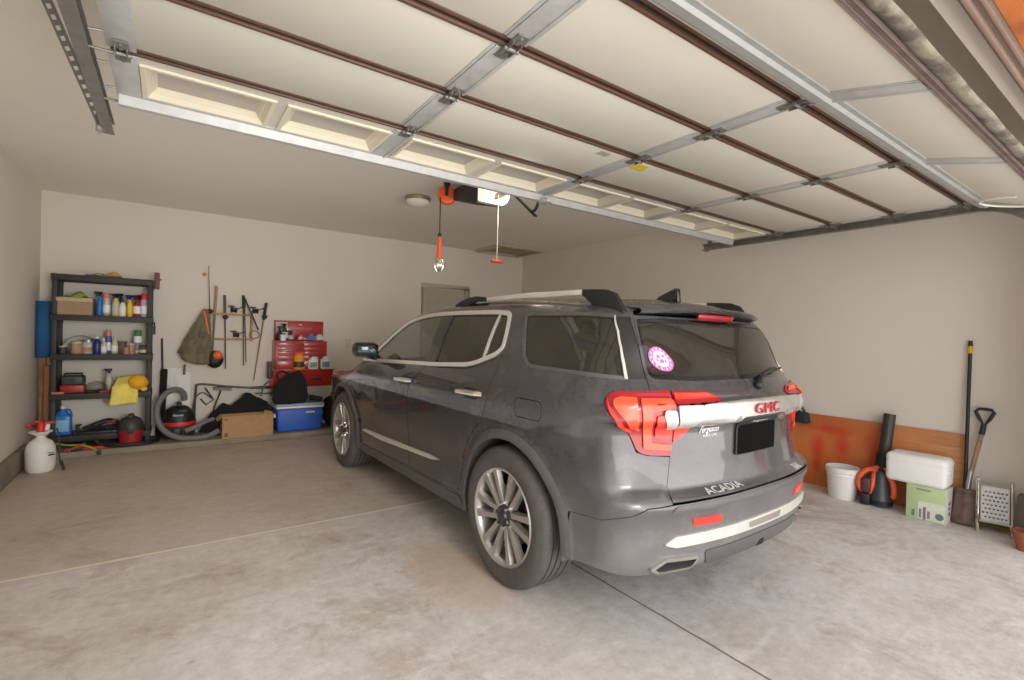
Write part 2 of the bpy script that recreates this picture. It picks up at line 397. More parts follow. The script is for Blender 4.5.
def warp(s, z):
    a = np.abs(s); sg = np.sign(s)
    def bil(T):
        i = np.clip(np.searchsorted(WA, a)-1, 0, len(WA)-2); j = np.clip(np.searchsorted(WZ, z)-1, 0, len(WZ)-2)
        A = np.array(WA); Z = np.array(WZ); u = np.clip((a-A[i])/(A[i+1]-A[i]), 0, 1); v = np.clip((z-Z[j])/(Z[j+1]-Z[j]), 0, 1)
        return T[j, i]*(1-u)*(1-v)+T[j, i+1]*u*(1-v)+T[j+1, i]*(1-u)*v+T[j+1, i+1]*u*v
    return s+sg*bil(WDA), z+bil(WDZ)
def mapped(UV, dom, sg=1):
    UV = np.array(UV, float)
    if dom == 'side': s_, z_ = warp(UV[:, 0], UV[:, 1]); UV = np.stack([s_, z_], -1)
    return side(UV[:, 0]*sg, UV[:, 1]) if dom == 'side' else top(UV[:, 0], UV[:, 1])
class PanelSet:
    def __init__(self): self.V = []; self.N = []; self.Fc = []; self.k = 0
    def add(self, outer, holes=(), off=0.0, h=.024, dom='side', sg=1, thick=.012):
        loops = [dense(outer, h)]+[dense(q, h) for q in holes]
        pts = []; edges = []
        for lp in loops:
            k = len(pts); pts += lp; edges += [(k+i, k+(i+1) % len(lp)) for i in range(len(lp))]
        B = np.array(pts); lo, hi = B.min(0), B.max(0)
        gx, gy = np.meshgrid(np.arange(lo[0]+h*.5, hi[0], h), np.arange(lo[1]+h*.5, hi[1], h)); G = np.stack([gx.ravel(), gy.ravel()], -1)
        if len(G):
            k = pip(G, loops[0])
            for q in loops[1:]: k &= ~pip(G, q)
            G = G[k]
            if len(G):
                for i in range(0, len(G), 4000):
                    pass
                d = np.concatenate([np.sqrt(((G[i:i+1500, None, :]-B[None])**2).sum(-1)).min(1) for i in range(0, len(G), 1500)])
                G = G[d > h*.45]
        allp = [Vector((float(a), float(b))) for a, b in list(pts)+[tuple(g) for g in G]]
        vo, _, fo, _, _, _ = delaunay_2d_cdt(allp, edges, [], 0, 1e-6)
        UV = np.array([(p.x, p.y) for p in vo]); T = np.array([f for f in fo if len(f) == 3])
        cen = UV[T].mean(1); k = pip(cen, loops[0])
        for q in loops[1:]: k &= ~pip(cen, q)
        T = T[k]
        P = mapped(UV, dom, sg); Nn = normal(P); P = P+Nn*off
        fn = np.cross(P[T[:, 1]]-P[T[:, 0]], P[T[:, 2]]-P[T[:, 0]]); fl = (fn*Nn[T[:, 0]]).sum(1) < 0
        T[fl] = T[fl][:, ::-1]
        k0 = self.k; self.V += P.tolist(); self.N += Nn.tolist(); self.Fc += (T+k0).tolist(); self.k += len(P)
        if thick:
            cnt = {}
            for t in T:
                for a, b in ((t[0], t[1]), (t[1], t[2]), (t[2], t[0])): cnt[(a, b)] = 1
            bd = [(a, b) for (a, b) in cnt if (b, a) not in cnt]
            ids = sorted({a for e in bd for a in e}); mp = {}
            en = {}
            for a, b in bd:
                e = P[b]-P[a]; o = np.cross(e, Nn[a]); o /= max(1e-9, np.linalg.norm(o))
                for q in (a, b): en[q] = en.get(q, 0)+o
            for a in ids:
                o = en[a]/max(1e-9, np.linalg.norm(en[a])); mp[a] = self.k
                self.V += [P[a].tolist(), (P[a]-Nn[a]*thick).tolist()]; self.N += [o.tolist(), o.tolist()]; self.k += 2
            for a, b in bd: self.Fc.append([mp[b], mp[a], mp[a]+1, mp[b]+1])
        return self
    def build(self, name, m, parent):
        me = bpy.data.meshes.new(name); me.from_pydata(self.V, [], self.Fc); me.update()
        for p in me.polygons: p.use_smooth = True
        me.normals_split_custom_set_from_vertices([tuple(n) for n in self.N])
        o = bpy.data.objects.new(name, me); COL.objects.link(o); me.materials.append(m); o.parent = parent
        return o
def panel(name, outer, m, parent, holes=(), **kw): return PanelSet().add(outer, holes, **kw).build(name, m, parent)
def surf_text(s, size, c, w, hgt, m, parent, name, off=.004, sgn=1, bold=0, shear=0, rot=0, depth=.004):
    """lettering laid on the rear of the car; c=(s,z) centre, w x hgt in metres"""
    me = text_mesh(s, 1, bold, shear); P = np.array([v.co[:2] for v in me.vertices]); F_ = [list(p.vertices) for p in me.polygons]
    bpy.data.meshes.remove(me)
    lo, hi = P.min(0), P.max(0); P = (P-(lo+hi)/2)/(hi-lo)*np.array([w, hgt])
    cr, sr = math.cos(rot), math.sin(rot); P = P@np.array([[cr, sr], [-sr, cr]])+np.array(c)
    Q = mapped(P, 'side'); Nn = normal(Q); Q = Q+Nn*off
    me = bpy.data.meshes.new(name); me.from_pydata(Q.tolist(), [], F_); me.update()
    bm = bmesh.new(); bm.from_mesh(me)
    bmesh.ops.recalc_face_normals(bm, faces=bm.faces[:])
    if sum(f.normal.y for f in bm.faces) > 0: bmesh.ops.reverse_faces(bm, faces=bm.faces[:])
    r = bmesh.ops.extrude_face_region(bm, geom=bm.faces[:])
    bmesh.ops.translate(bm, vec=(0, -depth, 0), verts=[g for g in r['geom'] if isinstance(g, bmesh.types.BMVert)])
    bm.to_mesh(me); bm.free()
    return link(name, me, m, parent, 30)
# ---------------------------------------------------------------- the car
M_paint = dusty_tail_lit_paint()
M_moul = mat('satin_grey_moulding', srgb(98, 95, 94), rough=.5, metal=.3, var=.12, scale=14)
M_chrome = mat('chrome', srgb(225, 222, 215), rough=.16, metal=1.0)
M_satin = mat('satin_chrome', srgb(236, 232, 225), rough=.30, metal=.55, var=.05, scale=30)
M_garn = mat('dusty_chrome', srgb(214, 211, 205), rough=.24, metal=.75, var=.10, scale=12)
M_black = mat('black_plastic', srgb(24, 24, 25), rough=.5, var=.2, scale=30)
M_gloss = mat('gloss_black', srgb(14, 14, 15), rough=.12, coat=.6, var=.1)
M_pil = mat('satin_black_pillar', srgb(44, 41, 38), rough=.38, var=.1)
M_dark = mat('dark_lining', srgb(18, 17, 17), rough=.9, var=.2)
M_rubber = mat('tyre_rubber', srgb(84, 80, 77), rough=.78, var=.16, scale=25, bump=.25, bscale=90)
M_alloy = mat('machined_alloy', srgb(178, 173, 167), rough=.36, metal=.6, var=.08, scale=20)
M_alloyd = mat('grey_painted_alloy', srgb(70, 68, 68), rough=.45, metal=.5, var=.2, scale=20)
M_gl_f = glass('light_tinted_glass', (.62, .62, .58))
M_gl_r = glass('dark_privacy_glass', (.06, .056, .052), dust=.07)
M_gl_w = glass('windscreen_glass', (.74, .76, .72))
M_redd = mat('deep_red_lens', srgb(150, 18, 26), rough=.25, coat=.35, var=.1, scale=30)
M_redb = mat('bright_red_lens', srgb(232, 50, 36), rough=.3, coat=.3, var=.12, scale=40, emit=srgb(230, 50, 30), estr=.12)
M_redo = mat('orange_red_lens', srgb(240, 78, 48), rough=.3, coat=.3, var=.12, scale=50, emit=srgb(240, 80, 40), estr=.12)
M_clear = mat('clear_lens', srgb(186, 184, 180), rough=.2, metal=.1, coat=.5, var=.12, scale=60)
M_white = mat('white_print', srgb(235, 233, 230), rough=.5, var=.03)
M_letter = mat('bright_letter', srgb(232, 230, 226), rough=.3, metal=.2, var=.03)
M_redlet = mat('red_badge', srgb(176, 42, 58), rough=.3, coat=.5, var=.1)
M_plate = mat('black_plate', srgb(4, 4, 4), rough=.85, var=.1, spec=.1)
M_well = mat('dusty_liner', srgb(88, 82, 78), rough=.9, var=.25, scale=12)
M_seat = mat('dark_seat_cloth', srgb(52, 49, 47), rough=.85, var=.15, scale=20)

CAR_YAW = .0228
car = thing('car', 'dusty dark grey SUV parked with its tail toward the open garage door', 'car', (0, 0, 0), CAR_YAW)

DLO = fil([(3.80, 1.200), (3.787, 1.222), (3.603, 1.356), (3.395, 1.480), (3.184, 1.524), (2.960, 1.541), (2.579, 1.545), (2.129, 1.540), (1.955, 1.528),
       (1.895, 1.40), (1.868, 1.306), (1.918, 1.255), (2.148, 1.175), (2.599, 1.148), (3.187, 1.130), (3.83, 1.112), (3.86, 1.15)], [.01, .02, .06, .06, .06, .06, .06, .06, .05, .05, .05, .07, .10, .08, .1, .03, .02])
DLI = inset(DLO, .026)
QWO = fil([(1.815, 1.512), (1.35, 1.508), (1.128, 1.493), (1.017, 1.415), (.963, 1.339), (.931, 1.266), (.909, 1.198), (1.24, 1.205), (1.592, 1.215), (1.662, 1.258)], [.05, .1, .01, .01, .01, .01, .01, .1, .06, .06])
QWI = inset(QWO, .012)
BAR = [(1.136, 1.491), (1.027, 1.415), (.972, 1.339), (.940, 1.266), (.918, 1.198), (.900, 1.198), (.922, 1.266), (.954, 1.339), (1.007, 1.415), (1.118, 1.491)]
DPL = [(1.118, 1.491), (1.007, 1.415), (.954, 1.339), (.922, 1.266), (.900, 1.198), (.795, 1.200), (.802, 1.265), (.822, 1.341), (.853, 1.417), (.905, 1.489)]
ARC_R = fil([(1.657+.432, .20)]+circ((1.657, .385), .432, 0, PI, 36)+[(1.657-.432, .20)], 0)
ARC_F = [(a+2.857, z) for a, z in ARC_R]
LIGHT_Q = fil([(.668, 1.148), (.965, 1.142), (1.002, 1.108), (.977, 1.062), (.890, .975), (.852, .890), (.800, .872), (.664, .862)], [.004, .02, .02, .03, .04, .03, .03, .004])
TGATE = [(-.684, .672), (-.661, .86), (-.663, 1.150), (-.782, 1.158), (-.792, 1.21), (-.842, 1.47), (-.850, 1.497), (.850, 1.497), (.842, 1.47), (.792, 1.21), (.782, 1.158), (.663, 1.150), (.661, .86), (.684, .672)]
RGLASS = fil([(-.770, 1.200), (-.40, 1.187), (.40, 1.187), (.770, 1.200), (.815, 1.478), (.40, 1.487), (-.40, 1.487), (-.815, 1.478)], [.04, .1, .1, .04, .03, .1, .1, .03])
FD = fil([(2.745, 1.142), (2.80, 1.085), (2.905, 1.02), (2.955, .93), (2.958, .6), (2.946, .365), (3.99, .34), (4.035, .46), (4.03, .85), (3.975, 1.02), (3.955, 1.104), (3.40, 1.122)], [.02, .04, .05, .05, .1, .03, .05, .08, .1, .08, .02, .2])
RD = fil([(2.737, 1.142), (2.79, 1.085), (2.896, 1.02), (2.946, .93), (2.949, .6), (2.937, .365), (2.22, .372), (2.178, .44), (2.150, .60), (2.06, .765), (1.925, .872), (1.885, .96), (1.864, 1.16), (1.860, 1.262), (1.905, 1.24), (2.140, 1.164), (2.59, 1.140)], [.02, .04, .05, .05, .1, .03, .06, .08, .08, .08, .05, .05, .05, .01, .03, .08, .2])
BUMP_L = [(0, .664), (.681, .662), (.803, .656), (.87, .622), (1.003, .572), (1.19, .556)]
BB = [(1.205, .33), (1.0, .352), (.76, .345), (.50, .352), (.325, .352), (0, .348)]
BUMPER = [(-a, z) for a, z in BUMP_L[::-1][:-1]]+BUMP_L+BB+[(-a, z) for a, z in BB[::-1][1:]]
FUEL = fil([(1.607, 1.048), (1.395, 1.048), (1.385, .955), (1.60, .955)], .03)

# shell: both flanks up to the roof edge, and the top cap
aa = np.concatenate([np.arange(.0, S0, .03), np.arange(S0, S1, .05), np.arange(S1, SM, .03), [SM]])
E3 = edge(-aa)
E_up = [(float(a), float(p[2])) for a, p in zip(aa, E3)]
shell = PanelSet()
for sg in (-1, 1):
    k0 = [i for i, a in enumerate(aa) if a > .855]
    outer = [(.852, E_up[k0[0]][1])]+[E_up[i] for i in k0]+[(SM, .30), (5.2, .30), (ARC_F[0][0]+.002, .30)]
    outer += [q for q in ARC_F if q[1] > .305]+[(ARC_F[-1][0], .275), (ARC_R[0][0], .275)]
    outer += [q for q in ARC_R if q[1] > .33]
    outer += [(1.215, .46), (1.200, .558), (1.003, .575), (.87, .626), (.805, .660), (.688, .666)]
    outer += [(.688, .672), (.665, .855)]
    lq = [(.800, .869), (.853, .886), (.893, .973), (.980, 1.060), (1.006, 1.108), (.967, 1.145), (.672, 1.152)]
    outer += lq+[(.667, 1.155), (.786, 1.160), (.797, 1.21), (.847, 1.47)]
    shell.add(outer, [DLI, QWI, DPL, inset(FD, -.005), inset(RD, -.005), inset(FUEL, -.004)], sg=sg, h=.03)
cap_idx = np.arange(len(aa))
left = [(float(p[0]), float(p[1])) for p in E3]
E3r = edge(aa); right = [(float(p[0]), float(p[1])) for p in E3r]
capo = left[1:]+right[::-1][1:-1] + [(float(E3r[0][0]), float(E3r[0][1]))]
def cap_edge_x(y):
    P = [q for q in right if q[0] > .3]; P.sort(key=lambda q: q[1]); return float(np.interp(y, [q[1] for q in P], [q[0] for q in P]))
def strip(y0, y1, d, b0, b1, n=14):
    ys = np.linspace(y0, y1, n); R_ = [(cap_edge_x(y)-d, y) for y in ys]
    arc = lambda yb, b, x: [(t*x, yb+b*(1-t*t)) for t in np.linspace(-1, 1, 15)]
    top_ = arc(y1, b1, R_[-1][0])[::-1]; bot = arc(y0, b0, R_[0][0])
    return bot[:-1]+R_+top_[1:-1]+[(-x, y) for x, y in R_[::-1]]
WIND = strip(1.60, 2.52, .035, .12, .20)
HOOD = strip(2.62, 3.62, .075, .20, .06)
SPOIL_Y = -.40
shell.add(capo, [WIND, inset(HOOD, -.005)], dom='top', h=.05)
body = shell.build('body_shell', M_paint, car)
panel('windscreen', inset(WIND, .001), M_gl_w, car, dom='top', h=.06, thick=0)
panel('bonnet', HOOD, M_paint, car, dom='top', h=.05)

for sg in (-1, 1):
    # doors with handles, glass and mouldings
    fd = panel('door', FD, M_paint, car, sg=sg, thick=.02)
    rd = panel('door', RD, M_paint, car, sg=sg, thick=.02)
    bpf = [(2.775, 1.140), (2.853, 1.53)]
    def cut(poly, a0, a1, b0, b1):
        """clip the window polygon between two slanted lines (line at z=1.14 and at z=1.53)"""
        def clip(P, l0, l1, keep):
            out = []; f = lambda p: (p[0]-(l0+(l1-l0)*(p[1]-1.14)/.39))*keep
            for i in range(len(P)):
                p, q = P[i], P[(i+1) % len(P)]; fp, fq = f(p), f(q)
                if fp >= 0: out.append(p)
                if fp*fq < 0: t = fp/(fp-fq); out.append((p[0]+(q[0]-p[0])*t, p[1]+(q[1]-p[1])*t))
            return out
        return clip(clip(poly, a0, a1, 1), b0, b1, -1)
    panel('window_glass', cut(DLI, 2.775, 2.853, 9, 9), M_gl_f, fd, sg=sg, off=-.012, h=.05, thick=0)
    panel('window_glass', cut(DLI, 2.052, 2.095, 2.637, 2.70), M_gl_r, rd, sg=sg, off=-.012, h=.05, thick=0)
    panel('window_pillar', cut(DLI, 2.632, 2.692, 2.782, 2.860), M_gloss, rd, sg=sg, off=-.006, h=.05)
    panel('quarter_light', cut(DLI, 0, 0, 2.040, 2.083), M_gl_r, rd, sg=sg, off=-.012, h=.05, thick=0)
    panel('window_divider', cut(DLI, 2.036, 2.079, 2.056, 2.099), M_satin, rd, sg=sg, off=-.004, h=.05)
    panel('window_divider', cut(DLI, 2.632, 2.692, 2.640, 2.700), M_alloyd, rd, sg=sg, off=-.004, h=.05)
    panel('sill_trim', fil([(4.03, 1.108), (3.80, 1.113), (3.80, 1.135), (4.02, 1.128)], .005), M_satin, fd, sg=sg, off=.004)
    panel('window_surround', DLO, M_satin, car, holes=[DLI], sg=sg, off=.006, h=.03)
    panel('quarter_window', QWI, M_gl_r, car, sg=sg, off=-.006, h=.05, thick=0)
    panel('quarter_window_trim', inset(QWO, -.006), M_moul, car, holes=[QWI], sg=sg, off=.002, h=.03)
    panel('quarter_trim_bar', BAR, M_satin, car, sg=sg, off=.006, h=.03)
    panel('rear_pillar_panel', DPL, M_pil, car, sg=sg, off=-.004, h=.03, thick=0)
    panel('side_moulding', fil([(3.965, .468), (3.90, .490), (2.955, .519), (2.955, .487), (3.50, .462)], .01), M_satin, fd, sg=sg, off=.012)
    panel('side_moulding', fil([(2.940, .520), (2.60, .532), (2.449, .524), (2.56, .506), (2.940, .488)], .01), M_satin, rd, sg=sg, off=.012)
    for d, a, z in ((fd, 3.010, 1.015), (rd, 2.047, 1.021)):
        panel('handle_recess', fil([(a+.09, z+.03), (a-.08, z+.03), (a-.08, z-.03), (a+.09, z-.03)], .03), M_black, d, sg=sg, off=.001, h=.02, thick=0)
        q = side(np.array([a+.13, a+.10, a-.0, a-.10, a-.125])*sg, np.array([z, z+.002, z+.004, z+.006, z+.006])); nn = normal(q)
        q = q+nn*np.array([.004, .036, .042, .036, .004])[:, None]
        MB().tube(q, [.012, .017, .017, .017, .012], 8).xf(Matrix.Identity(4)).build('door_handle', M_chrome, d)
    panel('fuel_door', FUEL, M_paint, car, sg=sg) if sg < 0 else panel('fuel_door', FUEL, M_paint, car, sg=sg)
    for yc in (0, 2.857):
        c = (1.657+yc, .385); oo = circ(c, .480, -.22, PI+.10, 40); ii = circ(c, .432, -.22, PI+.10, 40)
        if yc: oo = circ(c, .476, -.10, PI+.22, 40); ii = circ(c, .432, -.10, PI+.22, 40)
        panel('arch_moulding', oo+ii[::-1], M_moul, car, sg=sg, off=.007, h=.022)
        x0 = .935*sg; x1 = .62*sg
        MB().grid(lambda u, v: (x0+(x1-x0)*v, yc+.45*math.cos(-.15+(PI+.3)*u), .385+.45*math.sin(-.15+(PI+.3)*u)), 24, 2).add(
            [(x1, yc+.45*math.cos(t), .385+.45*math.sin(t)) for t in np.linspace(-.15, PI+.15, 25)], [tuple(range(25))]).build('wheel_well', M_well, car)
    panel('rocker_moulding', fil([(4.04, .335), (2.20, .352), (2.12, .270), (4.02, .262)], .01), M_moul, car, sg=sg, off=.006, h=.03)
    # tail lamps on the quarter
    tl = panel('tail_light', LIGHT_Q, M_redd, car, sg=sg, off=.010, h=.02, thick=.03)
    panel('lamp_element', fil([(.675, 1.105), (.842, 1.108), (.826, .905), (.672, .888), (.672, .915), (.79, .930), (.795, 1.07), (.675, 1.082)], .012), M_redo, tl, sg=sg, off=.0195, h=.02, thick=.006)
    panel('lamp_element', fil([(.680, 1.06), (.775, 1.05), (.772, .955), (.680, .94)], .01), M_redb, tl, sg=sg, off=.019, h=.02, thick=.006)
    panel('lamp_element', fil([(.860, 1.118), (.935, 1.118), (.960, 1.095), (.880, 1.005), (.850, .985)], .012), M_redo, tl, sg=sg, off=.0195, h=.02, thick=.006)
    panel('lamp_element', fil([(.968, 1.082), (.985, 1.098), (.968, 1.060), (.905, .985), (.880, .978)], .006), M_redb, tl, sg=sg, off=.0195, h=.02, thick=.006)
    panel('reverse_lens', fil([(.672, 1.072), (.735, 1.076), (.742, 1.05), (.728, 1.012), (.672, 1.006)], .018), M_clear, tl, sg=sg, off=.024, h=.02, thick=.008)
    # front end
    panel('headlight', fil([(S1+.45, .98), (S1+.75, .93), (S1+.82, .84), (S1+.48, .86), (S1+.30, .95)], .03), M_clear, car, sg=sg, off=.006)
panel('grille', fil([(SM-.42, .93), (SM, .95), (SM, .55), (SM-.36, .55)], .02), M_black, car, off=.008)
panel('grille', fil([(SM-.42, .93), (SM, .95), (SM, .55), (SM-.36, .55)], .02), M_black, car, sg=-1, off=.008)

# tailgate
tg = panel('tailgate', TGATE, M_paint, car, holes=[RGLASS], h=.018, thick=.02)
panel('rear_window', inset(RGLASS, .0005), M_gl_r, tg, off=-.003, h=.05, thick=0)
panel('window_border', RGLASS, M_gloss, tg, holes=[inset(RGLASS, .02)], off=.0, h=.03, thick=0)
for sg in (-1, 1):
    l = panel('tail_light', fil([(.655, 1.146), (.42, 1.141), (.335, 1.108), (.352, 1.093), (.655, 1.090)], [.003, .02, .01, .01, .003]), M_redd, tg, sg=sg, off=.010, h=.02, thick=.03)
    panel('lamp_element', fil([(.650, 1.134), (.43, 1.130), (.36, 1.106), (.650, 1.104)], .006), M_redb, l, sg=sg, off=.019, h=.02, thick=.006)
    l = panel('tail_light', fil([(.655, 1.004), (.545, .992), (.585, .955), (.655, .922)], [.003, .01, .03, .003]), M_redb, tg, sg=sg, off=.010, h=.02, thick=.03)
    panel('reverse_lens', fil([(.655, 1.088), (.497, 1.086), (.548, 1.004), (.655, 1.000)], [.003, .005, .01, .003]), M_clear, tg, sg=sg, off=.016, h=.02, thick=.02)
GARN = fil([(-.492, 1.086), (0, 1.090), (.492, 1.086), (.545, 1.003), (.24, 1.004), (.20, 1.018), (-.20, 1.018), (-.24, 1.004), (-.545, 1.003)], [.004, .2, .004, .01, .03, .03, .03, .03, .01])
panel('tailgate_garnish', GARN, M_garn, tg, off=.014, h=.02, thick=.02)
surf_text('GMC', 1, (.005, 1.052), .245, .052, M_redlet, tg, 'badge_letters', off=.015, bold=0, depth=.008)
surf_text('ACADIA', 1, (-.322, .6885), .275, .0175, M_letter, tg, 'badge_letters', off=.002, bold=0, depth=.004)
surf_text('DENALI', 1, (.475, .686), .11, .017, M_letter, tg, 'badge_letters', off=.002, bold=0, depth=.004)
surf_text('Ferguson', 1, (-.405, .966), .135, .040, M_white, tg, 'dealer_decal', off=.002, bold=0, shear=.3, depth=.001)
surf_text('BUICK GMC', 1, (-.395, .940), .10, .012, M_white, tg, 'dealer_decal', off=.002, bold=0, depth=.001)
pf = panel('plate_frame', fil([(-.200, 1.000), (.190, 1.000), (.190, .822), (-.200, .822)], .012), M_black, tg, off=.010, h=.03, thick=.01)
panel('number_plate', fil([(-.186, .972), (.186, .972), (.186, .826), (-.186, .826)], .008), M_plate, tg, off=.013, h=.03, thick=.004)
surf_text('Ferguson', 1, (0, .987), .17, .022, M_white, pf, 'frame_lettering', off=.011, bold=0, shear=.3, depth=.001)
# round sticker on the glass
M_pink = mat('pink_sticker', srgb(200, 96, 164), rough=.6, var=.1, scale=40)
sc_ = (-.628, 1.288)
ell = lambda k: [(sc_[0]+.120*k*math.cos(t), sc_[1]+.056*k*math.sin(t)-.010*k*math.cos(t)) for t in np.linspace(0, 2*PI, 36, endpoint=False)]
M_pale = mat('pale_print', srgb(214, 206, 212), rough=.7, var=.04)
stk = panel('window_sticker', ell(1), M_pink, tg, off=.002, h=.03, thick=.001)
panel('sticker_disc', ell(.66), M_pale, stk, off=.0035, h=.03, thick=.001)
for t in np.linspace(0, 2*PI, 14, endpoint=False):
    c = (sc_[0]+.100*math.cos(t), sc_[1]+.046*math.sin(t)-.008*math.cos(t))
    panel('sticker_mark', [(c[0]+.006*math.cos(q), c[1]+.007*math.sin(q)) for q in np.linspace(0, 2*PI, 6, endpoint=False)], M_white, stk, off=.0035, h=.03, thick=0)
for dx, dz, w in ((-.026, .010, .019), (.028, .012, .016), (.0, -.012, .022), (.040, -.012, .013), (-.044, -.006, .012)):
    panel('sticker_mark', [(sc_[0]+dx+w*math.cos(q), sc_[1]+dz+w*.5*math.sin(q)) for q in np.linspace(0, 2*PI, 8, endpoint=False)], M_pink, stk, off=.005, h=.03, thick=0)
# wiper
q = side(np.array([.035, .12, .25, .38]), np.array([1.150, 1.190, 1.212, 1.224])); q = q+normal(q)*np.array([.012, .030, .030, .018])[:, None]
MB().tube(q, [.018, .012, .010, .007], 8).ball(q[0], .024).tube([q[1]+np.array([-.05, -.006, -.004]), q[3]+np.array([.06, -.004, 0])], .006, 6).build('rear_wiper', M_black, tg)
# spoiler with brake light
sp = MB()
def BOW(x): return .24*(abs(x)/.9)**2.4+.02*(abs(x)/.565)**8
def spo(u, v):
    x = -.565+1.13*u; w = abs(x)/.565
    ys = [-.36, -.50, -.655, -.672, -.655, -.56]; dz = [.004, .006, .0, -.012, -.022, -.03]
    k = min(4, int(v*5)); t = v*5-k; y = ys[k]*(1-t)+ys[k+1]*t; y += BOW(x)
    zz = [float(top(np.array([x*.96]), np.array([-.36+BOW(x)]))[0][2])+.004, 0, 0, 0, 0, 0]
    zr = 1.572-.018*w**2
    tab = [zz[0], zr, 1.556-.022*w**2, 1.543-.022*w**2, 1.530-.022*w**2, 1.515-.02*w**2]
    return (x, y, tab[k]*(1-t)+tab[k+1]*t)
sp.grid(spo, 30, 10)
so = sp.build('roof_spoiler', M_paint, tg, ang=50)
MB().grid(lambda u, v: (-.17+.34*u, -.640+.012*v+.03*(2*u-1)**2*.3, 1.520-.03*v), 10, 1).build('brake_light', M_redd, so, solid=.012)

# bumper
bp_ = panel('rear_bumper', BUMPER, M_paint, car, h=.02, thick=.05)
panel('bumper_step', fil([(-.668, .656), (.668, .656), (.70, .632), (.40, .618), (.36, .628), (-.36, .628), (-.40, .618), (-.70, .632)], .01), M_moul, bp_, off=.003, h=.025, thick=.003)
panel('bumper_strip', fil([(-.725, .492), (-.66, .522), (-.30, .518), (.30, .518), (.66, .522), (.725, .492), (.66, .472), (.25, .464), (-.25, .464), (-.66, .472)], .015), M_satin, bp_, off=.010, h=.02, thick=.012)
panel('strip_inlay', fil([(-.16, .508), (.16, .508), (.15, .476), (-.15, .476)], .006), M_chrome, bp_, off=.014, h=.03, thick=.004)
for sg in (-1, 1):
    panel('reflector', fil([(.575, .592), (.385, .584), (.375, .546), (.555, .556)], .006), M_redb, bp_, sg=sg, off=.006, h=.03, thick=.006)
    ex = fil([(.790, .392), (.715, .432), (.520, .418), (.508, .398), (.545, .358), (.74, .362)], .014)
    panel('exhaust_tip', ex, M_chrome, bp_, sg=sg, holes=[inset(ex, .014)], off=.014, h=.02, thick=.04)
    panel('exhaust_mouth', inset(ex, .010), M_dark, bp_, sg=sg, off=.004, h=.03, thick=0)
panel('lower_valance', fil([(-.47, .425), (.47, .425), (.44, .352), (-.44, .352)], .02), M_moul, bp_, off=.006, h=.025, thick=.006)
panel('tow_cover', [(-.02, .385), (.02, .385), (.03, .352), (-.03, .352)], M_dark, bp_, off=.009, h=.03, thick=.003)

# underside, cabin
MB().box((0, 1.55, .36), (1.22, 4.1, .10)).build('underbody', M_dark, car, bevel=.01)
MB().box((0, 1.45, .40), (1.66, 1.9, .03)).box((0, -.55, .80), (1.1, .34, .02)).build('cabin_floor', M_dark, car)
dash = MB().rbox((0, 2.18, .98), (1.50, .42, .22), .06)
dash.build('dashboard', M_black, car)
sw = MB().tube([(-.40+.17*math.cos(t), 1.90-.07*math.sin(t), 1.02+.16*math.sin(t)) for t in np.linspace(0, 2*PI, 28, endpoint=False)], .016, 8, closed=True).ball((-.40, 1.91, 1.02), .05).tube([(-.56, 1.9, 1.02), (-.24, 1.9, 1.02)], .014, 6)
sw.build('steering_wheel', M_black, car)
for x in (-.42, .42):
    s = MB().rbox((x, 1.18, .72), (.52, .52, .16), .05).rbox((x, .90, 1.02), (.50, .14, .58), .05, rot=(.22, 0, 0))
    st = s.build('seat', M_seat, car); MB().rbox((x, .80, 1.36), (.26, .10, .17), .04, rot=(.15, 0, 0)).build('headrest', M_seat, st)
for y0, w in ((.12, 1.34), (-.42, 1.16)):
    s = MB().rbox((0, y0+.22, .74), (w, .40, .14), .05).rbox((0, y0-.02, 1.00), (w, .13, .50), .05, rot=(.2, 0, 0)); st = s.build('seat', M_seat, car)
    for x in (-.4, .4): MB().rbox((x, y0-.10, 1.29), (.24, .08, .13), .035, rot=(.15, 0, 0)).build('headrest', M_seat, st)

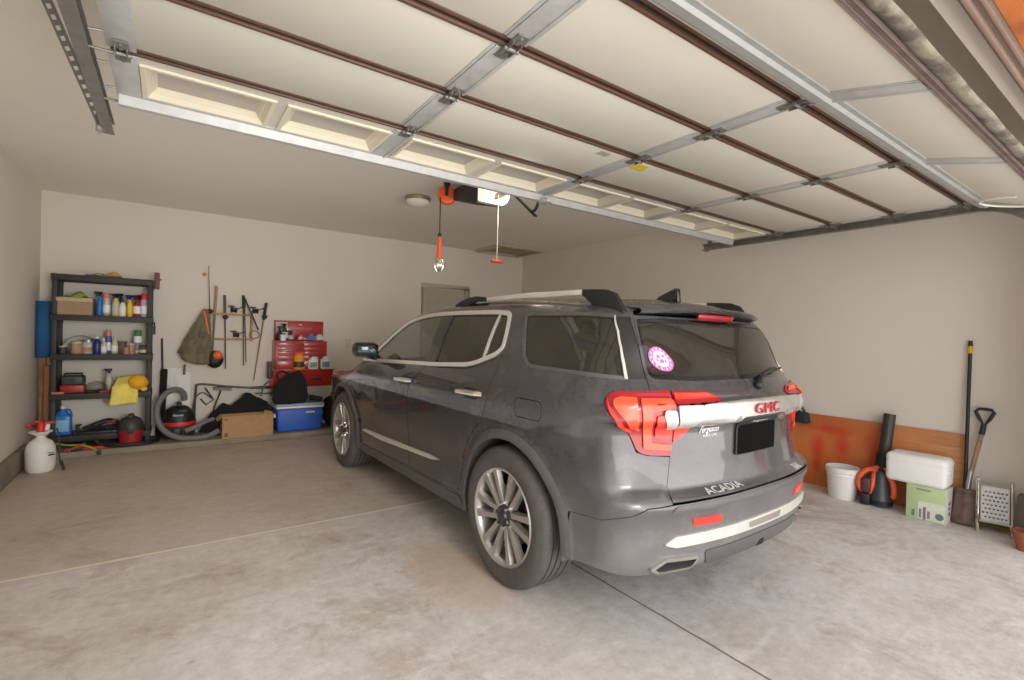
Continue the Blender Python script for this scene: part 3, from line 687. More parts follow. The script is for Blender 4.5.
# mirrors, rails, aerial
for sg in (-1, 1):
    m = MB().rbox((1.035*sg, 2.0, 1.222), (.215, .12, .130), .045, 4, rot=(0, 0, .18*sg)); m.tube([(.90*sg, 2.05, 1.150), (.95*sg, 2.03, 1.160), (1.0*sg, 2.02, 1.175)], [.03, .026, .03], 8)
    mo = m.build('door_mirror', M_gloss, car)
    MB().rbox((1.035*sg, 1.937, 1.222), (.175, .008, .095), .003, 2, rot=(0, 0, .18*sg)).build('mirror_glass', mat('mirror_glass', srgb(38, 42, 42), rough=.08, metal=.9), mo)
    x = .600*sg
    def zroof(y): return float(top(np.array([x]), np.array([y]))[0][2])
    rail = MB(); ys = np.linspace(.76, -.20, 12); zr = [max(1.650-.012*abs(y-.3), zroof(y)+.035) for y in ys]
    def bar(mb, ys, zs, hts, wd=.026):
        k = len(mb.v)
        for y, z, h in zip(ys, zs, hts):
            mb.v += [Vector((x-wd/2, y, z-h)), Vector((x+wd/2, y, z-h)), Vector((x+wd*.40, y, z)), Vector((x-wd*.40, y, z))]
        n = len(ys)
        for i in range(n-1):
            for j in range(4): A = k+i*4; mb.f.append((A+j, A+(j+1) % 4, A+4+(j+1) % 4, A+4+j))
        mb.f += [(k+3, k+2, k+1, k), (k+n*4-4, k+n*4-3, k+n*4-2, k+n*4-1)]
    bar(rail, ys, zr, [.030]*12)
    ro = rail.build('roof_rail', M_satin, car, bevel=.004)
    yf = [.76, .90, 1.02, 1.12, 1.20]; zf = [zr[0], 1.660, 1.652, 1.630, zroof(1.20)+.004]
    ft = MB(); bar(ft, yf, zf, [.030, z_ if (z_ := 1.660-zroof(.90)-.012) else .03, 1.652-zroof(1.02)+.01, 1.630-zroof(1.12)+.01, .02], .034); ft.build('rail_foot', M_black, ro, bevel=.004)
    yf = [-.20, -.29, -.37, -.435, -.50]; zt = [zr[-1], zr[-1]-.004, 1.634, 1.610, zroof(-.50)+.006]
    ft = MB(); bar(ft, yf, zt, [.030]+[zt[i]-zroof(yf[i])+.012 for i in (1, 2, 3)]+[.02], .036); ft.build('rail_foot', M_black, ro, bevel=.004)
zc = float(top(np.array([0.]), np.array([-.30]))[0][2])
MB().prism([(-.20, zc), (-.26, zc+.035), (-.365, zc+.075), (-.385, zc+.075), (-.395, zc-.012)], -.018, .018, 'yz').build('roof_aerial', M_gloss, car, bevel=.008, seg=3)

# wheels: outer face towards -x, origin on the axle
def wheel(px, py, rz):
    rim = MB()
    rim.lathe([(.262, .01), (.268, -.004), (.262, -.012), (.250, .0), (.243, .02), (.235, .12), (.240, .17)], axis='x', n=48, cap=False)
    for k in range(6):
        for d in (-1, 1):
            a = k*PI/3+PI/2+d*.20
            R = Matrix.Rotation(a-PI/2, 4, 'X')
            sp_ = MB(); secs = [(.060, .020, .016, .040), (.13, .017, .006, .034), (.20, .020, .0, .030), (.256, .027, -.003, .026)]
            kk = 0
            for r, hw, xo, dp in secs:
                tilt = d*.03*(r-.06)/.2*-1
                sp_.v += [Vector((xo+dp, tilt-hw*1.15, r)), Vector((xo+dp, tilt+hw*1.15, r)), Vector((xo, tilt+hw*.78, r)), Vector((xo, tilt-hw*.78, r))]
            for i in range(3):
                for j in range(4): A = i*4; sp_.f.append((A+j, A+(j+1) % 4, A+4+(j+1) % 4, A+4+j))
            sp_.xf(R); rim.add(sp_.v, sp_.f)
    w = rim.build('wheel', M_alloy, car, ang=30); w.location = (px, py, .383); w.rotation_euler = (0, 0, rz)
    pr = []
    wd = .235
    body_ = [(.250, .012), (.272, -.008), (.300, -.014), (.335, -.012), (.362, .0), (.374, .012), (.379, .022)]
    tread = []
    g = [.045, .085, .128, .172]
    xs = [.026]
    for q_ in g: tread += [(.383, q_-.006), (.374, q_-.005), (.374, q_+.005), (.383, q_+.006)]
    back = [(.379, .212), (.374, .222), (.335, .245), (.27, .238), (.245, .22)]
    MB().lathe(body_+tread+back, axis='x', n=72, cap=False).build('tyre', M_rubber, w, ang=28)
    MB().lathe([(1e-4, .012), (.040, .010), (.062, .014), (.090, .022), (.095, .05), (.05, .06)], axis='x', n=32, cap=False).build('wheel_hub', M_alloyd, w)
    MB().lathe([(1e-4, -.004), (.030, -.003), (.036, .006), (.036, .02)], axis='x', n=24, cap=False).build('centre_cap', M_alloyd, w)
    MB().lathe([(.06, .075), (.165, .075), (.165, .095), (.06, .095)], axis='x', n=40).build('brake_disc', mat('brake_steel', srgb(120, 116, 112), rough=.4, metal=.9, var=.15), w)
    MB().lathe([(.236, .10), (.236, .19), (1e-4, .19)], axis='x', n=40, cap=False).build('wheel_back', M_dark, w)
    for k in range(6):
        a = k*PI/3+.2; c = (0, .062*math.cos(a), .062*math.sin(a))
        MB().cyl((-.006, c[1], c[2]), (.02, c[1], c[2]), .010, n=6).build('lug_nut', M_chrome, w)
    return w
w0 = wheel(-.948, .035, 0)
def copy_tree(o, parent=None):
    c = o.copy(); COL.objects.link(c); c.parent = parent
    for ch in list(o.children): copy_tree(ch, c)
    return c
for x, y, rz in ((-.948, 2.857, 0), (.948, .035, PI), (.948, 2.857, PI)):
    w = copy_tree(w0, car); w.location = (x, y, .383); w.rotation_euler = (.35 if y > 1 else .2, 0, rz) if rz == 0 else (0, 0, rz)
# ---------------------------------------------------------------- the garage
XL, XR, YB, ZC, YF = -3.613, 2.768, 5.0, 2.80, -1.75
M_wall = mat('cream_wall_paint', srgb(222, 214, 202), rough=.85, var=.025, scale=1.3, bump=.05, bscale=120)
M_ceil = mat('ceiling_paint', srgb(236, 229, 218), rough=.9, var=.02, scale=1.0, bump=.05, bscale=90)
M_conc = mat('grey_concrete', srgb(138, 128, 112), rough=.85, var=.22, scale=5, bump=.3, bscale=30)
M_floor = concrete_floor()
M_trim = mat('door_trim_paint', srgb(184, 176, 160), rough=.6, var=.04)
M_doorp = mat('entry_door_paint', srgb(176, 168, 154), rough=.55, var=.03)
def boxo(name, lo, hi, m, parent=None, **kw):
    c = [(a+b)/2 for a, b in zip(lo, hi)]; return MB().box(c, [abs(b-a) for a, b in zip(lo, hi)]).build(name, m, parent, **kw)
struct(boxo('floor', (XL-.2, -9, -.12), (XR+.2, YB+.2, 0), M_floor))
struct(boxo('ceiling', (XL-.1, YF-.1, ZC), (XR+.1, YB+.1, ZC+.1), M_ceil))
struct(boxo('wall_left', (XL-.1, YF, 0), (XL, YB+.1, ZC), M_wall))
struct(boxo('wall_right', (XR, YF, 0), (XR+.1, YB+.1, ZC), M_wall))
# back wall with a real doorway
DX0, DX1, DZ = .865, 1.60, 2.11
w = MB(); w.box(((XL+DX0)/2, YB+.06, ZC/2), (DX0-XL, .12, ZC)).box(((DX1+XR)/2, YB+.06, ZC/2), (XR-DX1, .12, ZC)).box(((DX0+DX1)/2, YB+.06, (DZ+ZC)/2), (DX1-DX0, .12, ZC-DZ))
struct(w.build('wall_back', M_wall))
d = MB().box(((DX0+DX1)/2, YB+.05, DZ/2), (DX1-DX0-.01, .04, DZ-.01))
d1 = struct(d.build('door_1', M_doorp))
def arch_panel(x0, x1, z0, z1, rise):
    pts = [(x0, z0), (x1, z0), (x1, z1)]+[(x1+(x0-x1)*t, z1+rise*math.sin(PI*t)) for t in np.linspace(.08, .92, 9)]+[(x0, z1)]; return pts
for x0, x1 in ((DX0+.09, DX1-.09),):
    MB().prism(arch_panel(x0, x1, 1.05, 1.86, .10), YB+.018, YB+.032, 'xz').build('door_panel', M_doorp, d1, bevel=.008)
    MB().prism(arch_panel(x0, x1, .20, .92, .0), YB+.018, YB+.032, 'xz').build('door_panel', M_doorp, d1, bevel=.008)
MB().cyl((DX0+.06, YB+.03, 1.0), (DX0+.06, YB-.02, 1.0), .012).ball((DX0+.06, YB-.04, 1.0), .03).build('door_knob', M_chrome, d1)
t = MB()
for x in (DX0-.035, DX1+.035): t.box((x, YB-.006, DZ/2), (.07, .03, DZ))
t.box(((DX0+DX1)/2, YB-.006, DZ+.035), (DX1-DX0+.14, .03, .07))
struct(t.build('trim_1', M_trim, bevel=.004))
# header over the wide opening, jambs
M_orange = mat('orange_stained_wood', srgb(214, 124, 62), rough=.6, var=.2, scale=9, col2=srgb(168, 84, 38), thr=(.35, .7))
M_vinyl = mat('mauve_brown_weather_trim', srgb(140, 116, 104), rough=.6, var=.12, scale=6)
JX0, JX1, HZ = -2.72, 2.34, 2.43
struct(boxo('wall_front_header', (XL-.1, YF-.06, HZ+.03), (XR+.1, YF+.08, ZC), M_wall)).name = 'wall_front'
struct(boxo('wall_front', (XL-.1, YF-.06, 0), (JX0-.03, YF+.08, HZ+.03), M_wall))
struct(boxo('wall_front', (JX1+.03, YF-.06, 0), (XR+.1, YF+.08, HZ+.03), M_wall))
t = MB()
t.box((0, -1.768, HZ+.010), (JX1-JX0+.06, .066, .030)).box((0, -1.757, HZ-.012), (JX1-JX0, .014, .035)).box((0, -1.785, HZ-.008), (JX1-JX0, .012, .02))
t.xf(Matrix.Translation(((JX0+JX1)/2, 0, 0)))
struct(t.build('trim_2', M_vinyl, bevel=.003))
t = MB().box(((JX0+JX1)/2, -1.91, HZ+.05), (JX1-JX0+.7, .22, .12))
for x in (JX0-.08, JX1+.08): t.box((x, YF-.18, HZ/2), (.16, .20, HZ))
struct(t.build('trim_3', M_orange, bevel=.004))
# concrete curbs
LZ, LY = .072, 4.42
def ledge(u, v): return 0
struct(boxo('trim_4', (XL, LY, 0), (.60, YB, LZ), M_conc, bevel=.012))
struct(boxo('baseboard_left', (XL, YF+.1, 0), (XL+.055, LY, .20), M_conc, bevel=.015))

# switch plate, wall outlet
M_ivory = mat('ivory_plastic', srgb(206, 198, 182), rough=.5, var=.03)
sw = tag(MB().rbox((-.336, YB-.004, 1.205), (.075, .010, .12), .003).build('switch_plate', M_ivory), 'ivory switch plate on the back wall above the car bonnet', 'switch')
MB().rbox((-.336, YB-.012, 1.205), (.012, .012, .028), .002).build('toggle', M_ivory, sw)
# attic hatch
h = thing('attic_hatch', 'shallow white ceiling hatch frame with tan cover in the far corner', 'hatch', (2.12, 4.46, ZC))
t = MB()
for x in (-.40, .40): t.box((x, 0, -.025), (.06, .76, .05))
for y in (-.35, .35): t.box((0, y, -.025), (.74, .06, .05))
t.build('frame', M_trim, h, bevel=.004)
boxo('cover', (-.37, -.32, -.02), (.37, .32, -.004), mat('tan_board', srgb(170, 148, 118), rough=.7, var=.06), h)

# ---------------------------------------------------------------- camera, light
cam = bpy.data.objects.new('camera', bpy.data.cameras.new('camera')); COL.objects.link(cam)
cam.location = (-2.4572, -2.1941, 1.381); cam.rotation_euler = (PI/2-.0097, -.027, -.6107)
cam.data.sensor_width = 36; cam.data.lens = 487.6/1024*36; cam.data.clip_start = .03
SC.camera = cam
wd = bpy.data.worlds.new('overcast_sky'); SC.world = wd; wd.use_nodes = True
nt = wd.node_tree; bg = nt.nodes['Background']
tc = nt.nodes.new('ShaderNodeTexCoord'); sx = nt.nodes.new('ShaderNodeSeparateXYZ'); rp = nt.nodes.new('ShaderNodeValToRGB')
nt.links.new(tc.outputs['Generated'], sx.inputs[0]); nt.links.new(sx.outputs['Z'], rp.inputs[0])
rp.color_ramp.elements[0].position = 0; rp.color_ramp.elements[0].color = (.80, .76, .70, 1)
rp.color_ramp.elements[1].position = .5; rp.color_ramp.elements[1].color = (.92, .95, 1.0, 1)
nt.links.new(rp.outputs[0], bg.inputs['Color']); bg.inputs['Strength'].default_value = 1.35
def area(name, loc, rot, sx_, sy_, pw, col=(1, 1, 1)):
    l = bpy.data.lights.new(name, 'AREA'); l.shape = 'RECTANGLE'; l.size = sx_; l.size_y = sy_; l.energy = pw; l.color = col
    o = bpy.data.objects.new(name, l); COL.objects.link(o); o.location = loc; o.rotation_euler = rot; return o
# bright overcast daylight coming in from the driveway
area('daylight', (-.2, -5.2, 2.2), (math.radians(88), 0, 0), 7.5, 3.6, 85, (1, .995, .98))
area('paving_bounce_fill', (-.2, -3.9, .06), (math.radians(140), 0, 0), 6.5, 2.4, 150, (1, .98, .95))  # added ground-level fill for the ceiling, imitating bounce off unseen paving
pl = bpy.data.lights.new('opener_bulb', 'POINT'); pl.energy = 8; pl.color = (1, .90, .74); pl.shadow_soft_size = .12
po = bpy.data.objects.new('opener_bulb', pl); COL.objects.link(po); po.location = (-.10, 1.18, 2.42)
# added unseen fills aimed at the ceiling to brighten the interior
area('ceiling_fill', (-2.1, 1.9, .9), (PI, 0, 0), 2.4, 4.2, 8, (1, .985, .955))
area('ceiling_fill', (-1.7, -.9, .9), (PI, 0, 0), 1.4, 1.2, 2, (1, .985, .955))
fl = area('back_corner_fill', (-1.6, -3.0, 1.6), (0, 0, 0), 1.2, 1.0, 18, (1, .985, .96))  # unseen fill added beside the camera to brighten the back corner
fl.rotation_euler = (Vector((-2.2, 4.6, .7))-Vector(fl.location)).to_track_quat('-Z', 'Y').to_euler(); fl.data.spread = math.radians(80)
SC.view_settings.view_transform = 'Standard'; SC.view_settings.look = 'None'; SC.view_settings.exposure = 0.27; SC.view_settings.gamma = 1.05
SC.cycles.use_denoising = True; SC.cycles.max_bounces = 10; SC.cycles.diffuse_bounces = 6; SC.cycles.transparent_max_bounces = 12
# ---------------------------------------------------------------- overhead sectional door
def smooth(pts, n=6):
    P = [Vector(p) for p in pts]; out = []
    for i in range(len(P)-1):
        p0, p1, p2, p3 = P[max(i-1, 0)], P[i], P[i+1], P[min(i+2, len(P)-1)]
        for k in range(n):
            t = k/n; out.append(.5*((2*p1)+(p2-p0)*t+(2*p0-5*p1+4*p2-p3)*t*t+(3*p1-p0-3*p2+p3)*t**3))
    return out+[P[-1]]
M_dw = mat('cream_door_skin', srgb(208, 203, 190), rough=.6, var=.03, scale=3)
M_frame = mat('cream_window_frame', srgb(222, 213, 190), rough=.5, var=.02)
M_seam = mat('brown_door_edge', srgb(92, 66, 52), rough=.5, var=.15, scale=10)
M_seamd = mat('dark_brown_groove', srgb(42, 30, 25), rough=.6, var=.1)
M_galv = mat('galvanised_steel', srgb(190, 190, 188), rough=.45, metal=.25, var=.10, scale=18)
M_galvd = mat('dull_galvanised_steel', srgb(142, 138, 132), rough=.5, metal=.7, var=.16, scale=20)
M_seal = mat('dirty_bottom_seal', srgb(116, 100, 92), rough=.7, var=.3, scale=12)
M_dust = mat('grey_lint_seal', srgb(150, 142, 126), rough=.9, scale=9, bump=.5, bscale=50, col2=srgb(98, 90, 80), thr=(.42, .58))
M_pane = mat('dull_frosted_pane', srgb(176, 168, 154), rough=.2, var=.06, scale=6)
TILT = Matrix.Translation((0, -1.16, 0)) @ Matrix.Rotation(.245, 4, 'X') @ Matrix.Translation((0, 1.16, 0))
def tilt(o): o.data.transform(TILT); o.data.update(); return o
DZ0 = 2.42
GX0, GX1 = -2.66, 2.25
YS = [.70, .174, -.293, -.744, -1.160, -1.630]
STX = [-1.48, -.275, .88]
gd = thing('garage_door', 'wide cream sectional garage door rolled up flat under the ceiling', 'garage door', (0, 0, DZ0))
# four plain sections
for i in range(1, 5):
    s = boxo('door_section', (GX0, YS[i+1]+.028, 0), (GX1, YS[i]-.028, .045), M_dw, gd, bevel=.003)
    if i == 4: tilt(s)
# window section: stiles, rails and eight framed lights
y0, y1 = YS[1]+.028, YS[0]
wy0, wy1 = y0+.075, y1-.115
bays = [GX0+.02]+STX+[GX1-.02]
wins = []
for i in range(4):
    a, b = bays[i]+.075, bays[i+1]-.06; m = (a+b)/2
    wins += [(a, m-.035), (m+.035, b)]
ws = MB().box(((GX0+GX1)/2, (y0+wy0)/2, .0225), (GX1-GX0, wy0-y0, .045)).box(((GX0+GX1)/2, (y1+wy1)/2, .0225), (GX1-GX0, y1-wy1, .045))
xs = [GX0]+[v for w_ in wins for v in w_]+[GX1]
for i in range(0, len(xs), 2): ws.box(((xs[i]+xs[i+1])/2, (wy0+wy1)/2, .0225), (xs[i+1]-xs[i], wy1-wy0, .045))
sec = ws.build('door_section', M_dw, gd)
for a, b in wins:
    f = MB()
    def ring(f, x0, x1, ya, yb, z, x0b, x1b, yab, ybb, zb):
        P = [(x0, ya, z), (x1, ya, z), (x1, yb, z), (x0, yb, z)]; Q = [(x0b, yab, zb), (x1b, yab, zb), (x1b, ybb, zb), (x0b, ybb, zb)]
        f.add(P+Q, [(i, (i+1) % 4, 4+(i+1) % 4, 4+i) for i in range(4)])
    e = .022; e2 = .045
    ring(f, a-.012, b+.012, wy0-.012, wy1+.012, -.010, a+.006, b-.006, wy0+.006, wy1-.006, -.010)
    ring(f, a-.012, b+.012, wy0-.012, wy1+.012, .004, a-.012, b+.012, wy0-.012, wy1+.012, -.010)
    ring(f, a+.006, b-.006, wy0+.006, wy1-.006, -.010, a+e, b-e, wy0+e, wy1-e, .012)
    ring(f, a+e, b-e, wy0+e, wy1-e, .012, a+e+.004, b-e-.004, wy0+e+.004, wy1-e-.004, .012)
    ring(f, a+e+.004, b-e-.004, wy0+e+.004, wy1-e-.004, .012, a+e2, b-e2, wy0+e2, wy1-e2, .036)
    fo = f.build('window_frame', M_frame, sec, ang=20)
    # the surround goes one level up so that the pane may hang under it
    fo.parent = gd
    boxo('pane', (a+e2-.004, wy0+e2-.004, .034), (b-e2+.004, wy1-e2+.004, .038), M_pane, fo)
# dark seams between the sections
for i in range(1, 5):
    y = YS[i]
    t = MB()
    t.box(((GX0+GX1)/2, y+.019, .004), (GX1-GX0, .018, .018)).box(((GX0+GX1)/2, y-.018, .006), (GX1-GX0, .020, .016))
    so = t.build('seam_edge', M_seam, gd, bevel=.004)
    boxo('seam_groove', (GX0, y-.029, .012), (GX1, y+.029, .026), M_seamd, so)
# stiles
for x in STX:
    for i in range(5):
        ya, yb = YS[i+1]+.034, YS[i]-.034
        if i == 0: yb = YS[0]-.005
        if i == 4: ya = YS[5]+.02
        t = MB().box((x, (ya+yb)/2, -.004), (.085, yb-ya, .007)).box((x-.050, (ya+yb)/2, -.002), (.012, yb-ya, .004)).box((x+.050, (ya+yb)/2, -.002), (.012, yb-ya, .004)).box((x+.036, (ya+yb)/2, -.010), (.010, yb-ya, .008))
        o = t.build('stile', M_galv, gd, bevel=.001)
        if i == 4: tilt(o)
# hinges
def hinge(x, y, nm='hinge'):
    t = MB()
    for s in (-1, 1):
        t.box((x, y+s*.050, -.011), (.046, .058, .006)); t.box((x-.018, y+s*.020, -.018), (.004, .045, .020)); t.box((x+.018, y+s*.020, -.018), (.004, .045, .020))
        for q in (.038, .062): t.cyl((x, y+s*q, -.014), (x, y+s*q, -.022), .007, n=6)
    t.cyl((x-.030, y, -.022), (x+.030, y, -.022), .008, n=10)
    return t.build(nm, M_galvd, gd)
for x in STX:
    for i in range(1, 5): hinge(x, YS[i])
# end stiles with rollers
for sx_, x in ((-1, GX0+.035), (1, GX1-.035)):
    for i in range(5):
        o = boxo('end_stile', (x-.045, YS[i+1]+.032, -.006), (x+.045, YS[i]-.004, .0), M_galv, gd, bevel=.001)
        if i == 4: tilt(o)
    for y in [YS[0]-.03]+YS[1:5]+[YS[5]+.09]:
        h = hinge(x, y, 'roller_hinge') if -1.4 < y < .5 else MB().rbox((x, y, -.012), (.075, .07, .012), .003).box((x-.02, y, -.024), (.018, .06, .020)).box((x+.02, y, -.024), (.018, .06, .020)).build('roller_bracket', M_galvd, gd)
        xt = x+sx_*.115
        r = MB().cyl((x-.03*sx_, y, -.024), (xt, y, -.024), .0055, n=8); r.lathe([(.006, -.010), (.020, -.010), (.022, 0), (.020, .010), (.006, .010)], (xt, y, -.024), 14, 'x')
        ro_ = r.build('roller', M_galvd, gd)
        if y < -1.3: tilt(h); tilt(ro_)
        if sx_ < 0:
            for dy in (-.12, .13):
                if YS[5] < y+dy < YS[0]-.05: MB().cyl((x-.045, y+dy, -.010), (x-.085, y+dy, -.016), .005, n=8).build('bolt', M_galvd, gd)
# stiffening struts (hat sections)
M_galvd2 = mat('grey_galvanised_steel', srgb(172, 174, 171), rough=.5, metal=.2, var=.10, scale=14)
def strut(y, hgt, wid, m_=None, name='strut'):
    prof = [(-wid/2, 0), (-wid/2, -.006), (-wid*.28, -.008), (-wid*.20, -hgt), (wid*.20, -hgt), (wid*.28, -.008), (wid/2, -.006), (wid/2, 0)]
    return MB().prism([(y+a, b) for a, b in prof], GX0-.005, GX1+.005, 'yz').build(name, m_ or M_galv, gd, ang=25)
strut(YS[0]-.055, .050, .085); tilt(strut(-1.262, .022, .105, M_galvd2))
# end of the hat section on the left and the top bracket
MB().rbox((-.235, .60, -.055), (.06, .10, .03), .006).cyl((-.27, .585, -.062), (-.20, .585, -.062), .009).build('arm_bracket', M_galv, gd)
# bottom edge
t = MB().box(((GX0+GX1)/2, -1.646, .004), (GX1-GX0, .034, .034)).box(((GX0+GX1)/2, -1.632, -.010), (GX1-GX0, .010, .012)).box(((GX0+GX1)/2, -1.658, -.012), (GX1-GX0, .006, .012))
tilt(t.build('bottom_retainer', M_seal, gd, bevel=.003))
t = MB().grid(lambda u, v: (GX0+(GX1-GX0)*u, -1.668-.052*v, -.006-.008*math.sin(PI*v)+.002*math.sin(70*u)), 60, 4)
tilt(t.build('bottom_seal', M_dust, gd, ang=0, solid=.008))
# stickers
M_yel = mat('yellow_warning_print', srgb(226, 200, 40), rough=.6, var=.06)
M_lab = mat('white_label', srgb(226, 220, 206), rough=.6, var=.05)
s_ = boxo('warning_label', (-.245, -.245, -.0015), (-.055, -.140, -.0003), M_lab, gd)
MB().prism([(-.225, -.150), (-.075, -.150), (-.120, -.235), (-.180, -.235)], -.003, -.0016, 'xy').build('warning_triangle', M_yel, s_)
boxo('paper_label', (-.51, -.235, -.0015), (-.43, -.185, -.0003), mat('grey_label', srgb(172, 164, 150), rough=.6, var=.2, scale=60), gd)
tilt(MB().tube([(2.0+.17*math.cos(t_), -1.50+.20*math.sin(t_), -.012-.02*math.sin(t_)) for t_ in np.linspace(0, PI, 16)], .007, 6).build('pull_loop', mat('white_cord', srgb(240, 236, 228), rough=.6), gd))

# tracks and hangers
def track(x, sx_, y1, name, label):
    t = thing(name, label, 'door track', (x, 0, DZ0-.024))
    cp = [(.030, -.014), (.030, -.010), (.004, -.010), (-.006, -.022), (-.012, 0), (-.006, .022), (.004, .028), (.030, .028)]
    pr = [(.032, -.030), (.032, -.024), (-.008, -.024), (-.008, .024), (.032, .024), (.032, .030), (-.014, .030), (-.014, -.030)]
    MB().prism([(-sx_*a, b) for a, b in pr], -1.20, y1, 'xz').build('channel', M_galvd, t, ang=20)
    kk = [(-1.20-.40*math.sin(a), -.40+.40*math.cos(a)) for a in np.linspace(0, PI/2, 14)]+[(-1.60, -2.25)]
    cv = MB()
    for (ya, za), (nya, nza) in zip(kk, [(0, 1)]+[(-math.sin(a), math.cos(a)) for a in np.linspace(0, PI/2, 14)][1:]+[(-1, 0)]):
        cv.v += [Vector((-sx_*a, ya+nya*b, za+nza*b)) for a, b in pr]
    n_ = len(pr)
    for i in range(len(kk)-1):
        for j in range(n_): A = i*n_; cv.f.append((A+j, A+(j+1) % n_, A+n_+(j+1) % n_, A+n_+j))
    cv.build('curved_channel', M_galvd, t, ang=20)
    return t
tl = track(-2.745, -1, 1.10, 'door_track', 'galvanised door track with perforated hanger on the pump sprayer side')
tr = track(2.335, 1, 1.02, 'door_track', 'long galvanised horizontal door track running above the bucket and styrofoam cooler')
def perf(p0, p1, w, parent, name='perforated_angle'):
    p0, p1 = Vector(p0), Vector(p1); d = (p1-p0); L_ = d.length; d.normalize(); a = d.cross(Vector((0, 1, 0))).normalized() if abs(d.y) < .8 else d.cross(Vector((0, 0, 1))).normalized(); b = d.cross(a).normalized()
    t = MB(); n = int(L_/.04)
    # ladder with open slots: two rails and webs, plus the second flange
    def bar(c0, c1, ww, th=.003):
        c0, c1 = Vector(c0), Vector(c1)
        A = [c0-a*ww/2, c0+a*ww/2, c0+a*ww/2+b*th, c0-a*ww/2+b*th]; B = [v+(c1-c0) for v in A]
        t.add(A+B, [(0, 1, 2, 3), (7, 6, 5, 4), (0, 4, 5, 1), (1, 5, 6, 2), (2, 6, 7, 3), (3, 7, 4, 0)])
    bar(p0-a*w*.36, p1-a*w*.36, w*.28); bar(p0+a*w*.36, p1+a*w*.36, w*.28)
    for i in range(n+1):
        c = p0+d*(L_*i/n); bar(c-d*.011, c+d*.011, w*.5)
    A = [p0+a*w/2, p0+a*w/2+b*w*.8, p0+a*w/2+b*w*.8+a*.003, p0+a*w/2+a*.003]; B = [v+(p1-p0) for v in A]
    t.add(A+B, [(0, 1, 2, 3), (7, 6, 5, 4), (0, 4, 5, 1), (1, 5, 6, 2), (2, 6, 7, 3), (3, 7, 4, 0)])
    return t.build(name, M_galvd, parent, ang=20)
zo = ZC-DZ0+.024
perf((-.19, .60, zo), (-.02, 1.06, .0), .034, tl)
perf((-.02, 1.02, .10), (-.02, 1.02, -.05), .034, tl)
perf((.03, .98, zo), (.03, .98, .02), .034, tr)
MB().box((0, .95, .035), (.05, .12, .012)).box((.02, .99, .0), (.006, .05, .08)).build('end_stop', M_galvd, tr)

# opener
op = thing('garage_door_opener', 'black ceiling mounted garage door opener with glowing white light lens', 'garage door opener', (-.18, 1.66, ZC-.035))
M_opb = mat('charcoal_opener_case', srgb(40, 36, 34), rough=.5, var=.12)
t = MB().prism([(-.20, -.245), (.24, -.135), (.24, -.03), (-.20, -.03)], -.13, .13, 'yz')
t.build('motor_case', M_opb, op, bevel=.012)
M_lens = mat('warm_glowing_lens', srgb(255, 244, 220), rough=.4, emit=srgb(255, 240, 208), estr=.75, var=.03)
t = MB().prism([(-.205, -.235), (-.28, -.225), (-.32, -.19), (-.32, -.09), (-.29, -.045), (-.205, -.03)], -.128, .138, 'yz')
t.build('light_lens', M_lens, op, bevel=.015, seg=3, ang=60)
for x in (-.11, .11):
    MB().box((x, .10, .003), (.03, .004, .064)).box((x, .10, .033), (.03, .05, .004)).build('hanger', M_galvd, op)
MB().box((0, -1.65, -.195), (.035, 2.98, .045)).build('rail', M_galvd, op, bevel=.004)
MB().rbox((-.05, -.66, -.205), (.07, .12, .05), .008).build('trolley', M_opb, op)
MB().box((-.08, -.82, -.375), (.030, .405, .012), rot=(.663, 0, 0)).tube([(-.08, -.66, -.22), (-.08, -.665, -.26)], .014, 8).build('door_arm', M_black, op, bevel=.003)
MB().tube(smooth([(-.075, -.925, -.455), (-.070, -.955, -.445), (-.070, -.985, -.415), (-.070, -1.0, -.385)], 5), .012, 8).build('door_arm', M_black, op)
MB().cyl((-.03, -.39, -.20), (-.03, -.39, -.755), .0035, n=8).build('release_cord', mat('white_nylon_cord', srgb(225, 218, 210), rough=.6), op)
MB().rbox((-.03, -.39, -.765), (.115, .028, .026), .010).build('release_handle', mat('red_plastic', srgb(208, 52, 40), rough=.45, var=.05), op)

# flush ceiling lamp
la = thing('ceiling_lamp', 'round frosted dome ceiling lamp with brushed nickel ring', 'lamp', (-.36, 2.59, ZC))
MB().lathe([(.04, 0), (.128, 0), (.135, -.012), (.132, -.034), (.118, -.040)], n=36).build('nickel_ring', mat('brushed_nickel', srgb(168, 152, 128), rough=.35, metal=.9, var=.08), la)
MB().lathe([(.120, -.036), (.114, -.055), (.095, -.078), (.06, -.095), (.0001, -.102)], n=36, cap=False).build('glass_dome', mat('frosted_dome', srgb(232, 226, 212), rough=.35, var=.02), la)

# retractable trouble light
M_or = mat('safety_orange_plastic', srgb(232, 92, 30), rough=.45, var=.06)
rl = thing('cord_reel_light', 'orange cord reel on the ceiling with hanging orange caged work light', 'work light', (-.32, 2.0, ZC))
MB().lathe([(.0001, -.045), (.05, -.045), (.082, -.035), (.090, -.012), (.090, .012), (.082, .035), (.05, .045), (.0001, .045)], (0, 0, -.105), 32, 'y', cap=False).xf(Matrix.Translation((0, 0, -.105)) @ Matrix.Rotation(-.55, 4, 'Z') @ Matrix.Translation((0, 0, .105))).build('reel_case', M_or, rl)
MB().prism([(-.022, .0), (.022, .0), (.014, -.12), (-.014, -.12)], -.056, -.048, 'xz').box((0, -.02, -.004), (.06, .10, .008)).xf(Matrix.Rotation(-.55, 4, 'Z')).build('mount_bracket', M_black, rl)
MB().cyl((-.07, 0, -.13), (-.068, 0, -.49), .006, n=8).build('cord', M_black, rl)
MB().ball((-.068, 0, -.49), .020, 12, 8).build('cord_stop', M_black, rl)
MB().lathe([(.011, -.50), (.016, -.52), (.020, -.56), (.022, -.60), (.020, -.65), (.026, -.69), (.026, -.71)], (-.068, 0, 0), 16).build('handle', M_or, rl)
